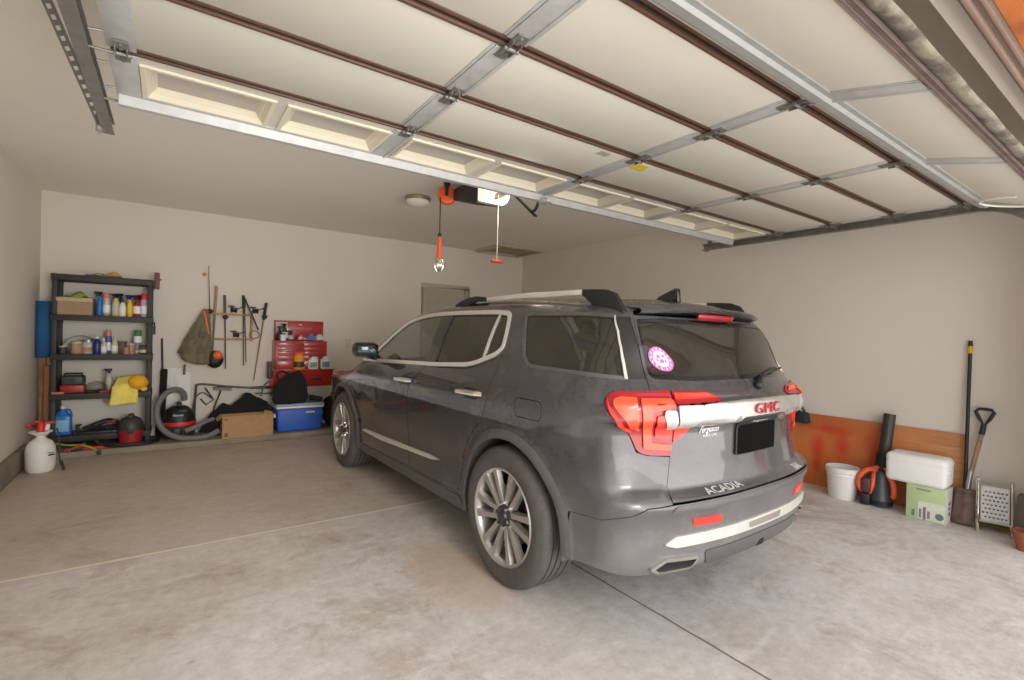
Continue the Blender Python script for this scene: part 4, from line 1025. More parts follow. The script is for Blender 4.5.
cg = MB().lathe([(.022, -.71), (.030, -.725), (.034, -.76), (.030, -.80), (.018, -.825), (.0001, -.832)], (-.068, 0, 0), 18, cap=False).build('bulb_shield', mat('clear_bulb_guard', srgb(196, 180, 158), rough=.2, metal=.3, var=.1), rl)
t = MB()
for k in range(8):
    a = k*PI/4; t.tube([(-.068+r*math.cos(a), r*math.sin(a), z) for r, z in ((.028, -.71), (.040, -.735), (.042, -.77), (.036, -.81), (.016, -.838))], .0028, 5)
for r, z in ((.042, -.77), (.036, -.81), (.03, -.715)): t.tube([(-.068+r*math.cos(a), r*math.sin(a), z) for a in np.linspace(0, 2*PI, 18, endpoint=False)], .0028, 5, closed=True)
t.build('wire_cage', M_chrome, rl)
# ---------------------------------------------------------------- storage along the back wall
def C_(name, r, g, b, rough=.5, **k): return mat(name, srgb(r, g, b), rough=rough, **({'var': .08, 'scale': 25} | k))
M_shelf = C_('charcoal_shelf_plastic', 46, 42, 39, .6)
M_card = C_('cardboard', 176, 138, 98, .85, bump=.1, bscale=80)
M_cardd = C_('tan_cardboard', 158, 132, 104, .85)
M_whitep = C_('white_plastic', 236, 234, 230, .45, var=.03)
M_whiteb = C_('white_board', 232, 230, 226, .6, var=.03)
M_red = C_('red_plastic_shell', 150, 30, 36, .4)
M_redbr = C_('bright_red_plastic', 214, 40, 36, .45)
M_toolred = C_('red_enamel_steel', 172, 38, 34, .38, coat=.3)
M_blue = C_('blue_plastic', 40, 88, 168, .45)
M_bluec = C_('cooler_blue', 42, 92, 190, .5)
M_matblue = C_('blue_foam', 34, 92, 142, .85)
M_navy = C_('navy_plastic', 30, 40, 110, .35)
M_lum = C_('raw_timber', 166, 118, 74, .8, col2=srgb(140, 94, 56), thr=(.4, .6), scale=6)
M_green = C_('green_plastic', 40, 130, 66, .45)
M_lime = C_('lime_cloth', 150, 172, 62, .9, bump=.4, bscale=30)
M_yel2 = C_('yellow_cloth', 246, 226, 108, .9, bump=.3, bscale=40)
M_yelb = C_('yellow_bottle_plastic', 226, 190, 40, .4)
M_amber = C_('amber_sponge', 236, 172, 36, .8, bump=.3, bscale=50)
M_hose = C_('grey_corrugated_hose', 108, 106, 104, .6)
M_blackc = C_('black_cloth', 24, 23, 24, .95, bump=.6, bscale=26)
M_olive = C_('olive_canvas', 116, 106, 84, .9, bump=.3, bscale=40)
M_oran = C_('orange_plastic', 236, 100, 42, .45)
M_lead = C_('dark_grey_plastic', 52, 50, 50, .5)
M_sil = C_('silver_can', 196, 194, 192, .35, metal=.4)
M_lav = C_('lavender_plastic', 176, 164, 190, .5)
M_pinkc = C_('pink_cap', 214, 122, 116, .5)
M_clearp = C_('cloudy_clear_plastic', 190, 184, 172, .3)
M_tan = C_('tan_jar_contents', 172, 140, 108, .6)
M_maroon = C_('maroon_plastic', 108, 36, 64, .5)
M_steelb = C_('bare_steel', 168, 162, 154, .35, metal=.8)
M_wood2 = C_('golden_timber', 186, 144, 96, .75, col2=srgb(164, 120, 76), thr=(.4, .6), scale=8)

# shelf unit
SX0, SX1, SY0, SY1 = -3.470, -2.622, 4.60, 4.96
SH = [.205, .645, 1.060, 1.473, 1.892]
shf = thing('shelving_unit', 'charcoal plastic five tier shelving unit full of supplies in the back corner', 'shelf', ((SX0+SX1)/2, (SY0+SY1)/2, LZ))
cx, cy = (SX0+SX1)/2, (SY0+SY1)/2
for z in SH:
    z -= LZ
    t = MB().box((0, 0, z-.010), (SX1-SX0-.01, SY1-SY0-.01, .018))
    t.box((0, -(SY1-SY0)/2+.010, z-.032), (SX1-SX0, .020, .062)).box((0, (SY1-SY0)/2-.010, z-.032), (SX1-SX0, .020, .062)).box((-(SX1-SX0)/2+.01, 0, z-.032), (.02, SY1-SY0-.04, .06)).box(((SX1-SX0)/2-.01, 0, z-.032), (.02, SY1-SY0-.04, .06))
    for k in range(7): t.box((-.36+.12*k, 0, z-.026), (.012, SY1-SY0-.05, .022))
    t.build('shelf_board', M_shelf, shf, bevel=.003)
for sx_ in (-1, 1):
    for sy_ in (-1, 1):
        x, y = sx_*((SX1-SX0)/2-.030), sy_*((SY1-SY0)/2-.030)
        t = MB()
        for i in range(5):
            z0 = 0 if i == 0 else SH[i-1]-LZ; z1 = SH[i]-LZ-.06
            t.rbox((x, y, (z0+z1)/2), (.046, .046, z1-z0), .008, 2).cyl((x, y, z1-.03), (x, y, z1), .028, n=12)
        t.build('post', M_shelf, shf)

def trigger(mb, x, y, z, s=1, ang=.6):
    R = Matrix.Translation((x, y, z)) @ Matrix.Rotation(ang, 4, 'Z') @ Matrix.Scale(s, 4)
    t = MB().lathe([(.014, 0), (.014, .018), (.010, .024)], n=12).rbox((-.006, 0, .038), (.062, .022, .028), .006, 2).box((-.044, 0, .042), (.018, .012, .012)).prism([(-.026, .026), (-.020, .026), (-.026, .002), (-.034, -.004)], -.006, .006, 'xz')
    t.xf(R); mb.add(t.v, t.f)
def bottle(label, x, y, z, h, r, kind, body, cap, band=None, cat='bottle', group=None, name=None, rz=0):
    nm = name or {'spray': 'spray_bottle', 'can': 'aerosol_can', 'jug': 'jug', 'jar': 'jar', 'squeeze': 'bottle'}[kind]
    o = thing(nm, label, cat, (x, y, z), rz, group)
    if kind == 'spray':
        hb = h-.062
        MB().lathe([(r*.92, 0), (r, .006), (r, hb*.60), (r*.86, hb*.74), (r*.42, hb*.95), (.013, hb)], n=20).build('body', body, o)
        t = MB(); trigger(t, 0, 0, hb-.004); t.build('trigger', cap, o)
    elif kind == 'can':
        hc = h*.24
        MB().lathe([(r*.9, 0), (r, .006), (r, h-hc-.02), (r*.8, h-hc)], n=20).build('body', body, o)
        MB().lathe([(r*.86, h-hc-.004), (r*.88, h-.012), (r*.74, h)], n=20).build('cap', cap, o)
    elif kind == 'squeeze':
        MB().lathe([(r*.9, 0), (r, .008), (r, h*.60), (r*.82, h*.72), (r*.36, h*.84), (r*.34, h*.88)], n=20).build('body', body, o)
        MB().lathe([(r*.42, h*.86), (r*.44, h*.97), (r*.25, h)], n=16).build('cap', cap, o)
    elif kind == 'jar':
        MB().lathe([(r*.92, 0), (r, .008), (r, h*.74), (r*.86, h*.84)], n=20).build('body', body, o)
        MB().lathe([(r*.92, h*.84), (r*.94, h*.98), (r*.85, h)], n=20).build('lid', cap, o)
    elif kind == 'jug':
        MB().rbox((0, 0, h*.36), (r*2, r*1.4, h*.72), r*.35, 4).lathe([(r*.78, h*.66), (r*.62, h*.78), (r*.30, h*.88), (r*.22, h*.92)], n=18, sy=.75).build('body', body, o)
        MB().tube([(r*.15, 0, h*.88), (r*.75, 0, h*.86), (r*.92, 0, h*.70), (r*.80, 0, h*.56)], r*.14, 8).build('handle', body, o)
        MB().lathe([(r*.28, h*.91), (r*.28, h), (r*.2, h)], n=16).build('cap', cap, o)
    if band:
        if kind == 'jug': MB().rbox((0, -r*.70, h*.34), (r*1.5, .006, h*.40), .002, 2).build('paper_label', band, o)
        else: MB().lathe([(r*1.01, h*.14), (r*1.02, h*.15), (r*1.02, h*.46), (r*1.01, h*.47)], n=20, cap=False).build('paper_label', band, o)
    return o
YI = 4.72
g1 = 'bottles on the upper shelf'
z1 = SH[3]
bottle('blue spray bottle with dark trigger beside the cardboard box', -3.095, YI, z1, .275, .028, 'spray', C_('bright_blue_bottle', 40, 110, 196, .35), M_black, None, 'bottle', g1)
bottle('white aerosol can with pink top, second bottle from the cardboard box', -3.035, YI, z1, .255, .033, 'can', M_sil, M_pinkc, M_whitep, 'spray can', g1)
bottle('pale yellow spray bottle with wide black trigger on the upper shelf', -2.955, YI+.01, z1, .262, .038, 'spray', C_('pale_yellow_liquid', 204, 200, 132, .35), M_black, M_clearp, 'bottle', g1)
bottle('small white spray bottle with green trigger on the upper shelf', -2.895, YI-.03, z1, .222, .032, 'spray', M_whitep, C_('dark_green_trigger', 28, 84, 62, .45), None, 'bottle', g1, rz=1.2)
bottle('slim yellow bottle with dark spray head on the upper shelf', -2.835, YI, z1, .255, .028, 'spray', M_yelb, M_navy, None, 'bottle', g1)
bottle('red spray bottle with white label and black trigger', -2.768, YI, z1, .255, .037, 'spray', C_('dark_red_bottle', 150, 44, 44, .4), M_black, M_whitep, 'bottle', g1)
bottle('tall lavender aerosol can with red top at the shelf end', -2.706, YI-.03, z1, .262, .034, 'can', M_lav, M_redbr, M_whitep, 'spray can', g1)
bottle('plain white can tucked behind the lavender one', -2.672, YI+.10, z1, .19, .030, 'can', M_whitep, M_sil, None, 'spray can', g1)
bottle('black spray bottle standing behind the pale yellow one', -2.925, YI+.12, z1, .272, .032, 'spray', M_lead, M_black, None, 'bottle', g1)
bottle('dark amber spray bottle behind the red labelled one', -2.745, YI+.12, z1, .266, .030, 'spray', C_('amber_brown', 96, 58, 36, .4), M_black, None, 'bottle', g1)
b = thing('cardboard_box', 'open tan cardboard box with green cloth on the upper shelf', 'box', (-3.285, YI+.01, z1))
t = MB()
t.box((0, -.115, .09), (.285, .004, .18)).box((0, .115, .09), (.285, .004, .18)).box((-.14, 0, .09), (.004, .23, .18)).box((.14, 0, .09), (.004, .23, .18)).box((0, 0, .003), (.28, .23, .004))
t.build('carton', M_cardd, b); MB().box((0, -.122, .158), (.287, .004, .040), rot=(.12, 0, 0)).build('flap', C_('pale_cardboard', 190, 168, 138, .85), b)
def cloth(fn, nu, nv, amp, fr, seed): return MB().grid(fn, nu, nv).noise(amp, fr, seed)
tag(cloth(lambda u, v: (-3.40+.24*u, YI-.09+.2*v, z1+.165+.075*math.sin(PI*u)*(.4+.6*math.sin(PI*v))+.02*math.sin(9*u+4*v)), 18, 14, .014, 16, 1).build('green_cloth', M_lime, None, ang=0, solid=.004), 'crumpled lime green cloth heaped in the cardboard box', 'cloth')

z2 = SH[2]; g2 = 'supplies on the middle shelf'
bottle('clear jar of tan screws near the shelf corner', -3.275, YI, z2, .130, .050, 'jar', M_tan, M_clearp, None, 'jar', g2)
bottle('wide clear jar with steel lid beside the wire coil', -3.185, YI+.03, z2, .150, .055, 'jar', M_clearp, M_steelb, M_tan, 'jar', g2)
bottle('round navy blue bottle with white cap', -3.105, YI-.03, z2, .190, .036, 'squeeze', M_navy, M_whitep, None, 'bottle', g2)
bottle('small frosted bottle beside the navy bottle', -3.050, YI-.03, z2, .165, .026, 'squeeze', M_clearp, M_whitep, M_whitep, 'bottle', g2)
bottle('blue and white spray can with pink top on the middle shelf', -3.015, YI+.03, z2, .262, .027, 'can', C_('blue_white_can', 84, 88, 160, .4), M_pinkc, M_whitep, 'spray can', g2)
bottle('pale green squeeze bottle with yellow cap', -2.958, YI-.02, z2, .195, .028, 'squeeze', C_('pale_green_bottle', 186, 194, 150, .4), M_yelb, M_whitep, 'bottle', g2)
bottle('clear jar of dark hardware with brown lid', -2.890, YI, z2, .135, .046, 'jar', C_('dark_hardware', 96, 82, 72, .5), C_('brown_lid', 110, 78, 60, .5), None, 'jar', g2)
bottle('clear jar of copper fittings with clear lid', -2.818, YI-.04, z2, .120, .042, 'jar', C_('copper_fittings', 176, 128, 100, .4), M_clearp, None, 'jar', g2)
bottle('white spray bottle with bright green cap on the middle shelf', -2.760, YI+.05, z2, .265, .040, 'can', M_whitep, M_green, C_('blue_grey_label', 120, 140, 150, .5), 'bottle', g2)
bottle('squat brown jar with cream label near the shelf end', -2.705, YI-.05, z2, .100, .038, 'jar', C_('brown_glass', 84, 56, 44, .3), M_lead, C_('cream_label', 208, 192, 150, .6), 'jar', g2)
bottle('little dark jar at the left end of the middle shelf', -3.375, YI-.06, z2, .085, .036, 'jar', M_lead, C_('cream_lid', 200, 186, 150, .5), None, 'jar', g2)
bottle('low tan jar in the middle shelf front row', -2.850, YI-.12, z2, .075, .032, 'jar', C_('tan_glass', 150, 112, 92, .4), M_steelb, None, 'jar', g2)
tag(MB().tube([(-3.25+.16*math.cos(t_)*(1+.02*k), YI+.08+.02*k, z2+.02+.17*abs(math.sin(t_))) for k in range(3) for t_ in np.linspace(0, PI, 14)], .0045, 6).build('wire_coil', C_('grey_wire', 120, 124, 128, .4), None), 'loose arching coil of grey wire behind the jars', 'wire')

z3 = SH[1]
ch = thing('battery_charger', 'black and red portable battery charger on the lower shelf', 'charger', (-3.295, YI, z3))
MB().rbox((0, 0, .045), (.20, .18, .09), .015, 3).build('red_base', M_red, ch)
MB().rbox((0, 0, .135), (.185, .17, .10), .02, 3).tube([(-.07, 0, .18), (-.07, 0, .205), (.07, 0, .205), (.07, 0, .18)], .010, 8).build('black_case', M_lead, ch)
MB().rbox((.085, -.05, .15), (.04, .03, .04), .008).cyl((0, -.093, .13), (0, -.086, .13), .028).build('knob', M_black, ch)
bag = tag(MB().ball((-3.10, YI-.02, z3+.055), .075, 18, 12, (1.25, .9, .75)).noise(.016, 22, 3).build('plastic_bag', glass('clear_bag_film', (.82, .80, .78), .12), None, ang=0), 'crumpled clear plastic bag beside the battery charger', 'bag')
tag(MB().rbox((-3.02, YI-.10, z3+.014), (.12, .05, .026), .008, 2, (0, 0, .4)).build('red_tool_handle', M_red, None), 'short red tool lying in front of the clear bag', 'tool')
tag(MB().rbox((-3.40, YI-.13, z3+.014), (.10, .05, .026), .008, 2, (0, 0, .1)).build('scraper', C_('dull_orange', 190, 110, 74, .6), None), 'dull orange scraper at the front edge by the charger', 'tool')
bottle('clear spray bottle with black trigger beside the yellow cloth', -3.005, YI+.04, z3, .262, .036, 'spray', M_clearp, M_black, None, 'bottle', None, rz=-.6)
def ycl(u, v):
    x = -2.975+.235*u-.03*v; d = v*.40
    y0 = YI-.02
    if d < .16: return (x+.05*(1-v), y0-d*.98, z3+.175-.05*math.cos(u*5)*.3-.10*(d/.16)-.03*u)
    dd = d-.16; return (x+.02, SY0-.022-.012*math.sin(u*9), z3+.07-dd*.88+.02*u)
tag(cloth(ycl, 18, 22, .008, 14, 4).build('yellow_cloth', M_yel2, None, ang=0, solid=.005), 'yellow cleaning cloth draped over the lower shelf edge', 'cloth')
tag(MB().ball((-2.742, YI-.135, z3+.105), .090, 20, 14, (1.0, .85, .95)).noise(.010, 14, 5).build('sponge', M_amber, None, ang=0), 'big round amber sponge mitt at the end of the lower shelf', 'sponge')
tag(MB().ball((-2.690, YI-.155, z3+.032), .030, 14, 10, (1.1, .9, .9)).build('sponge', C_('small_yellow_sponge', 230, 190, 80, .8), None), 'small yellow sponge under the big amber mitt', 'sponge')

z4 = SH[0]
bottle('blue washer fluid jug with white label on the bottom shelf', -3.370, YI-.03, z4, .305, .075, 'jug', C_('washer_fluid_blue', 44, 110, 196, .25), M_whitep, C_('blue_white_label', 120, 176, 210, .5), 'jug')
tag(MB().rbox((-3.02, YI, z4+.020), (.44, .30, .036), .010, 2).build('plastic_tray', M_black, None), 'shallow black tray on the bottom shelf under dark cables', 'tray')
t = MB()
for k in range(5): t.tube([(-3.20+.36*u_+.02*math.sin(6*u_+k), YI-.10+.05*k+.02*math.sin(9*u_+k), z4+.055+.018*math.sin(5*u_+k*1.3)+.012*k*(1-abs(2*u_-1))) for u_ in np.linspace(0, 1, 20)], .012, 7)
tag(t.build('cable_bundle', C_('navy_black_cable', 30, 30, 40, .6), None), 'tangled navy black cables lying in the tray', 'cable')
for x, y, l_ in ((-3.245, -.10, 'upright black clamp by the washer fluid jug'),):
    t = MB().rbox((x, YI+y, z4+.068), (.035, .03, .06), .006).rbox((x+.01, YI+y, z4+.105), (.05, .03, .02), .006); tag(t.build('clamp', M_black, None), l_, 'clamp')
tag(MB().rbox((-2.97, YI-.05, z4+.115), (.06, .04, .03), .01).rbox((-2.945, YI-.05, z4+.125), (.03, .03, .04), .008).build('red_clamp', C_('dull_red', 140, 44, 36, .5), None), 'dull red clamp resting on the dark cables', 'clamp')

# in front of the shelf on the ledge
sv = thing('small_shop_vacuum', 'small red shop vacuum with black motor lid before the shelving', 'vacuum', (-2.795, 4.535, LZ))
MB().lathe([(.088, .012), (.098, .018), (.106, .10), (.112, .165), (.112, .175)], n=28).build('drum', M_red, sv)
MB().lathe([(.118, .172), (.118, .19), (.108, .24), (.088, .285), (.05, .31), (.0001, .315)], n=28, cap=False).rbox((0, 0, .318), (.055, .15, .036), .012).build('motor_lid', M_lead, sv)
MB().rbox((-.085, -.03, .215), (.045, .05, .075), .010).rbox((.09, 0, .20), (.04, .05, .06), .01).build('latch', M_black, sv)
MB().rbox((0, -.112, .165), (.05, .02, .05), .006).build('hose_port', M_black, sv)
for a in (.5, 2.1, 3.7, 5.3): MB().ball((.085*math.cos(a), .085*math.sin(a), .012), .012, 10, 8).build('caster', M_black, sv)
t = MB()
def loop(cx_, cy_, rx, ry, z, n=40, a0=0, a1=2*PI): return [(cx_+rx*math.cos(a), cy_+ry*math.sin(a), z) for a in np.linspace(a0, a1, n)]
tag(MB().tube([(-3.10, 4.52, LZ+.10), (-3.06, 4.50, LZ+.05), (-3.0, 4.475, LZ+.026)]+[(x, y, LZ+.024) for x, y, z in loop(-2.80, 4.505, .20, .078, 0, 30, PI*1.08, PI*2.0)]+[(-2.57, 4.53, LZ+.024), (-2.55, 4.60, LZ+.024), (-2.56, 4.68, LZ+.024)], .020, 10).build('vacuum_hose', M_black, None), 'black ribbed hose curled around the small red vacuum', 'hose')
tag(MB().rbox((-3.03, 4.515, LZ+.014), (.30, .10, .024), .006, 2, (0, 0, .03)).build('red_tray', M_redbr, None), 'flat bright red case lying on the concrete ledge', 'case')
t = MB().tube([(-3.40, 4.50, LZ+.08), (-3.30, 4.48, LZ+.06), (-3.20, 4.46, LZ+.055), (-3.12, 4.42, LZ+.035), (-3.05, 4.385, LZ-.01)], .009, 7)
jc = thing('jumper_cables', 'green and yellow jumper cables with clamps hanging over the concrete ledge', 'cable', (-3.2, 4.45, LZ))
t.xf(Matrix.Translation((3.2, -4.45, -LZ))).build('green_cable', C_('yellow_green_cable', 150, 168, 52, .5), jc)
MB().rbox((-.03, .0, .035), (.16, .03, .035), .01, 2, (0, -.35, .5)).rbox((-.10, -.02, .018), (.06, .03, .03), .008).build('red_clamp', C_('rust_red_clamp', 160, 52, 36, .5), jc)
MB().rbox((-.03, -.03, .012), (.09, .03, .02), .006).build('black_clamp', M_black, jc)
MB().rbox((.155, -.072, -.022), (.035, .024, .05), .008).build('end_clamp', M_lead, jc)

# blue mat roll on timber, beside the shelf
rm = thing('foam_mat_roll', 'rolled blue foam mat wedged upright between wall and shelving', 'mat', (-3.540, 4.80, 1.02))
sp_ = []
for i in range(90):
    a = i*.28; r = .012+.058*i/90; sp_.append((r*math.cos(a), r*math.sin(a)))
MB().grid(lambda u, v: (*sp_[int(round(u*89))], .585*v), 89, 1).build('rolled_foam', M_matblue, rm, ang=0, solid=.007)
for i, (x, y, top_, m_, lab) in enumerate(((-3.545, 4.80, 1.015, M_lum, 'raw timber post holding up the blue mat roll'), (-3.500, 4.72, .94, C_('worn_brown_timber', 134, 92, 58, .8), 'worn brown timber post leaning by the shelf corner'))):
    tag(MB().box((x, y, (LZ+top_)/2), (.045, .06, top_-LZ)).build('timber_post', m_, None, bevel=.003), lab, 'timber')
# sprayer
spr = thing('pump_sprayer', 'white garden pump sprayer with red handle on the floor', 'sprayer', (-3.425, 3.98, 0))
MB().lathe([(.075, .0), (.092, .012), (.104, .05), (.106, .10), (.107, .19), (.102, .235), (.085, .275), (.055, .302), (.036, .315), (.034, .345)], n=30).build('tank', C_('translucent_white_plastic', 228, 224, 216, .45, var=.03), spr)
for k in range(5):
    a = k*2*PI/5+.4; MB().ball((.062*math.cos(a), .062*math.sin(a), .014), .040, 12, 8, (1, 1, .5)).build('foot', M_whitep, spr) if k < 0 else None
MB().lathe([(.042, .338), (.085, .372), (.082, .378), (.040, .356)], n=28).build('funnel_rim', M_whitep, spr)
MB().lathe([(.032, .355), (.030, .41), (.022, .455), (.012, .465)], n=16).rbox((-.012, 0, .462), (.075, .026, .022), .009, 3, (0, .25, .5)).build('pump_handle', M_redbr, spr)
MB().rbox((.045, .0, .41), (.03, .03, .06), .008, 2, (0, .2, 0)).build('pour_spout', M_whitep, spr)
MB().rbox((.060, -.01, .452), (.075, .022, .022), .008, 2, (0, -.1, .3)).build('red_trigger', M_redbr, spr)
MB().tube([(.085, -.02, .36), (.115, -.04, .40), (.135, -.05, .30), (.135, -.055, .15), (.150, -.065, .06)], .007, 7).build('spray_hose', M_lead, spr)
MB().cyl((.150, -.065, .10), (.175, -.08, .012), .012, n=10).build('wand', M_black, spr)
MB().rbox((.085, -.072, .165), (.05, .012, .012), .003, 2, (0, 0, .85)).rbox((.080, -.076, .185), (.05, .008, .006), .002, 2, (0, 0, .85)).build('strap_mark', M_black, spr)
MB().ball((-.080, .0, .435), .022, 12, 8).build('red_knob', M_redbr, spr)
MB().cyl((-.06, 0, .43), (-.02, 0, .425), .012, n=10).build('black_link', M_black, spr)

# things on and beside the shelf top
tag(cloth(lambda u, v: (-3.16+.12*u, 4.70+.10*v, SH[4]+.016+.026*math.sin(PI*u)), 10, 8, .008, 20, 8).build('rag', C_('yellow_green_rag', 176, 180, 60, .9), None, ang=0, solid=.006), 'crumpled yellow green rag on the shelving top', 'cloth')
tag(cloth(lambda u, v: (-3.05+.14*u, 4.70+.12*v, SH[4]+.016+.050*math.sin(PI*u)*math.sin(PI*v)), 12, 10, .008, 20, 9).build('rag', C_('golden_rag', 206, 164, 44, .9), None, ang=0, solid=.006), 'golden yellow rag bunched on the shelving top', 'cloth')
tag(MB().rbox((-3.06, 4.665, SH[4]+.008), (.30, .06, .014), .004, 2).build('blue_strip', C_('slate_blue', 70, 74, 118, .6), None), 'flat slate blue strip under the yellow rags', 'cloth')
tag(MB().rbox((-2.592, 4.62, 1.885), (.050, .05, .185), .008).rbox((-2.565, 4.62, 1.90), (.03, .03, .015), .004).build('tape_holder', M_maroon, None), 'maroon plastic caddy clipped to the shelving post top', 'caddy')
tag(MB().rbox((-2.608, 4.63, 1.33), (.022, .04, .10), .006).cyl((-2.608, 4.63, 1.38), (-2.608, 4.63, 1.42), .008).build('black_clip', M_black, None), 'small black tool clipped on the shelving post side', 'tool')
# pole and white boards against the wall
pl_ = thing('broom', 'upright black pole broom leaning on the wall beside the shelving', 'broom', (-2.52, 4.90, LZ))
MB().cyl((-.02, .075, 1.16), (0, .02, .55), .010, n=10).build('pole', M_black, pl_)
MB().rbox((.0, .0, .50), (.07, .05, .60), .02, 3, (0, .03, 0)).build('black_sleeve', M_blackc, pl_)
MB().rbox((.0, -.01, .11), (.13, .06, .22), .02, 3).build('broom_head', M_blackc, pl_)
for i, (x, w_, h_, dy, lab) in enumerate(((-2.395, .20, .80, .02, 'taller white board leaning on the back wall behind the vacuum'), (-2.330, .16, .755, -.012, 'shorter white board in front of the taller one behind the vacuum'))):
    tag(MB().box((x, 4.965+dy*.6, LZ+h_/2), (w_, .012, h_), rot=(-.012, 0, 0)).build('white_board', M_whiteb, None, bevel=.002), lab, 'board')

# big shop vacuum
bv = thing('shop_vacuum', 'black canister shop vacuum with red band and grey hose', 'vacuum', (-2.36, 4.70, LZ))
MB().lathe([(.13, .02), (.155, .03), (.165, .10), (.165, .17)], n=30).build('drum', M_lead, bv)
MB().lathe([(.170, .165), (.172, .178), (.172, .198), (.168, .205)], n=30).build('red_band', M_redbr, bv)
MB().lathe([(.165, .20), (.155, .26), (.125, .33), (.08, .375), (.0001, .39)], n=30, cap=False).rbox((0, 0, .40), (.05, .20, .045), .014).rbox((.03, -.11, .33), (.10, .05, .05), .014).build('motor_head', M_black, bv)
MB().rbox((-.01, -.135, .285), (.10, .03, .02), .006, 2, (.55, 0, 0)).build('silver_badge', M_sil, bv)
MB().rbox((-.02, -.155, .10), (.10, .05, .10), .02).build('hose_port', M_black, bv)
hz_ = [(-2.31, 4.72, .44+LZ), (-2.325, 4.70, .53+LZ), (-2.40, 4.66, .575+LZ), (-2.50, 4.60, .53+LZ), (-2.565, 4.54, .40+LZ), (-2.555, 4.50, .25+LZ), (-2.49, 4.47, .13+LZ), (-2.36, 4.46, .05+LZ), (-2.22, 4.46, .032+LZ), (-2.08, 4.47, .04+LZ), (-1.97, 4.50, .09+LZ)]
hp = smooth(hz_, 14)
MB().tube([p-Vector((-2.36, 4.70, LZ)) for p in hp], [.030+.003*(i % 2) for i in range(len(hp))], 12).build('hose', M_hose, bv, ang=60)
tag(MB().tube(smooth([(-2.30, 4.51, LZ+.11), (-2.20, 4.51, LZ+.15), (-2.10, 4.53, LZ+.20), (-2.02, 4.56, LZ+.22)], 6), [.030]*6+[.027]*6+[.024]*7, 12).build('vacuum_wand', M_hose, None), 'short grey vacuum wand lying across the hose', 'hose')

# jacket heap, box, frames
def heap(u, v):
    a = u*2*PI; r = (1-v)**.75
    cx_, sx_ = math.cos(a), math.sin(a)
    x = (.43+.03*math.cos(2*a))*r*cx_; y = .12*r*sx_
    h = .46*(1-(1-v)**2.6)*(.86+.22*cx_*r+.10*math.sin(5*x*4))
    return (-1.71+x, 4.755+y, LZ+.03+h)
tag(MB().grid(heap, 36, 12).noise(.045, 5.5, 2).noise(.016, 15, 4).build('jacket', M_blackc, None, ang=0), 'heap of black jackets piled behind the cardboard carton', 'jacket')
bx = thing('cardboard_carton', 'long brown cardboard carton standing open on the concrete ledge', 'box', (-1.672, 4.525, LZ), .03)
t = MB(); L2, W2, H2 = .54, .20, .26
t.box((0, -W2/2, H2/2), (L2, .005, H2)).box((0, W2/2, H2/2), (L2, .005, H2)).box((-L2/2, 0, H2/2), (.005, W2, H2)).box((L2/2, 0, H2/2), (.005, W2, H2)).box((0, 0, .003), (L2, W2, .005))
t.build('carton', M_card, bx)
MB().box((-L2/2-.028, -.0, H2-.02), (.005, W2, .075), rot=(0, .8, 0)).build('flap', M_card, bx)
MB().box((L2/2-.06, -W2/2+.01, H2+.012), (.09, .005, .06), rot=(.5, .3, 0)).build('flap', M_card, bx)
boxo('printed_mark', (-L2/2+.02, -W2/2-.0036, .02), (-L2/2+.055, -W2/2-.0026, .065), C_('brown_print', 110, 84, 58, .8), bx)
boxo('printed_mark', (-L2/2+.02, -W2/2-.0036, H2-.05), (-L2/2+.05, -W2/2-.0026, H2-.025), C_('brown_print_upper', 124, 96, 68, .8), bx)
fc = thing('folding_frame', 'folded grey metal frame chair lying behind the black jackets', 'chair', (-1.90, 4.915, LZ))
t = MB()
for dy in (0, .05): t.tube(smooth([(-.30, dy, .12), (-.29, dy, .52), (-.25, dy, .60), (.05, dy, .56), (.40, dy, .53), (.70, dy, .52)], 6), .011, 8)
t.tube(smooth([(-.32, .02, .20), (-.30, .0, .42), (-.22, -.02, .50), (-.12, .0, .42)], 6), .009, 8)
t.build('tube_frame', C_('dull_olive_steel', 104, 100, 84, .4, metal=.5), fc)
MB().rbox((-.01, .02, .535), (.20, .10, .035), .014, 2, (0, .05, 0)).build('grey_armrest', C_('grey_armrest', 128, 126, 122, .5), fc)
MB().tube([(-.02, .03, .53), (-.10, .03, .28), (-.12, .03, .02)], .009, 8).tube([(-.20, .03, .56), (-.10, .03, .40), (-.18, .03, .34), (-.24, .02, .42)], .008, 8).build('leg', M_lead, fc)
MB().rbox((.42, .02, .535), (.24, .04, .03), .01).build('black_grip', M_black, fc)
t = MB().tube(smooth([(-1.48, 4.86, .50), (-1.44, 4.86, .64), (-1.36, 4.86, .70), (-1.28, 4.86, .66), (-1.25, 4.86, .50), (-1.24, 4.86, .20)], 6), .010, 8).tube(smooth([(-1.36, 4.88, .50), (-1.34, 4.88, .56), (-1.30, 4.88, .30)], 6), .009, 8)
t.tube([(-1.55, 4.86, .54), (-1.20, 4.86, .52)], .010, 8)
tag(t.build('cart_frame', C_('tarnished_steel', 120, 112, 104, .35, metal=.6), None), 'curved steel handle frame standing between jackets and cooler', 'cart')

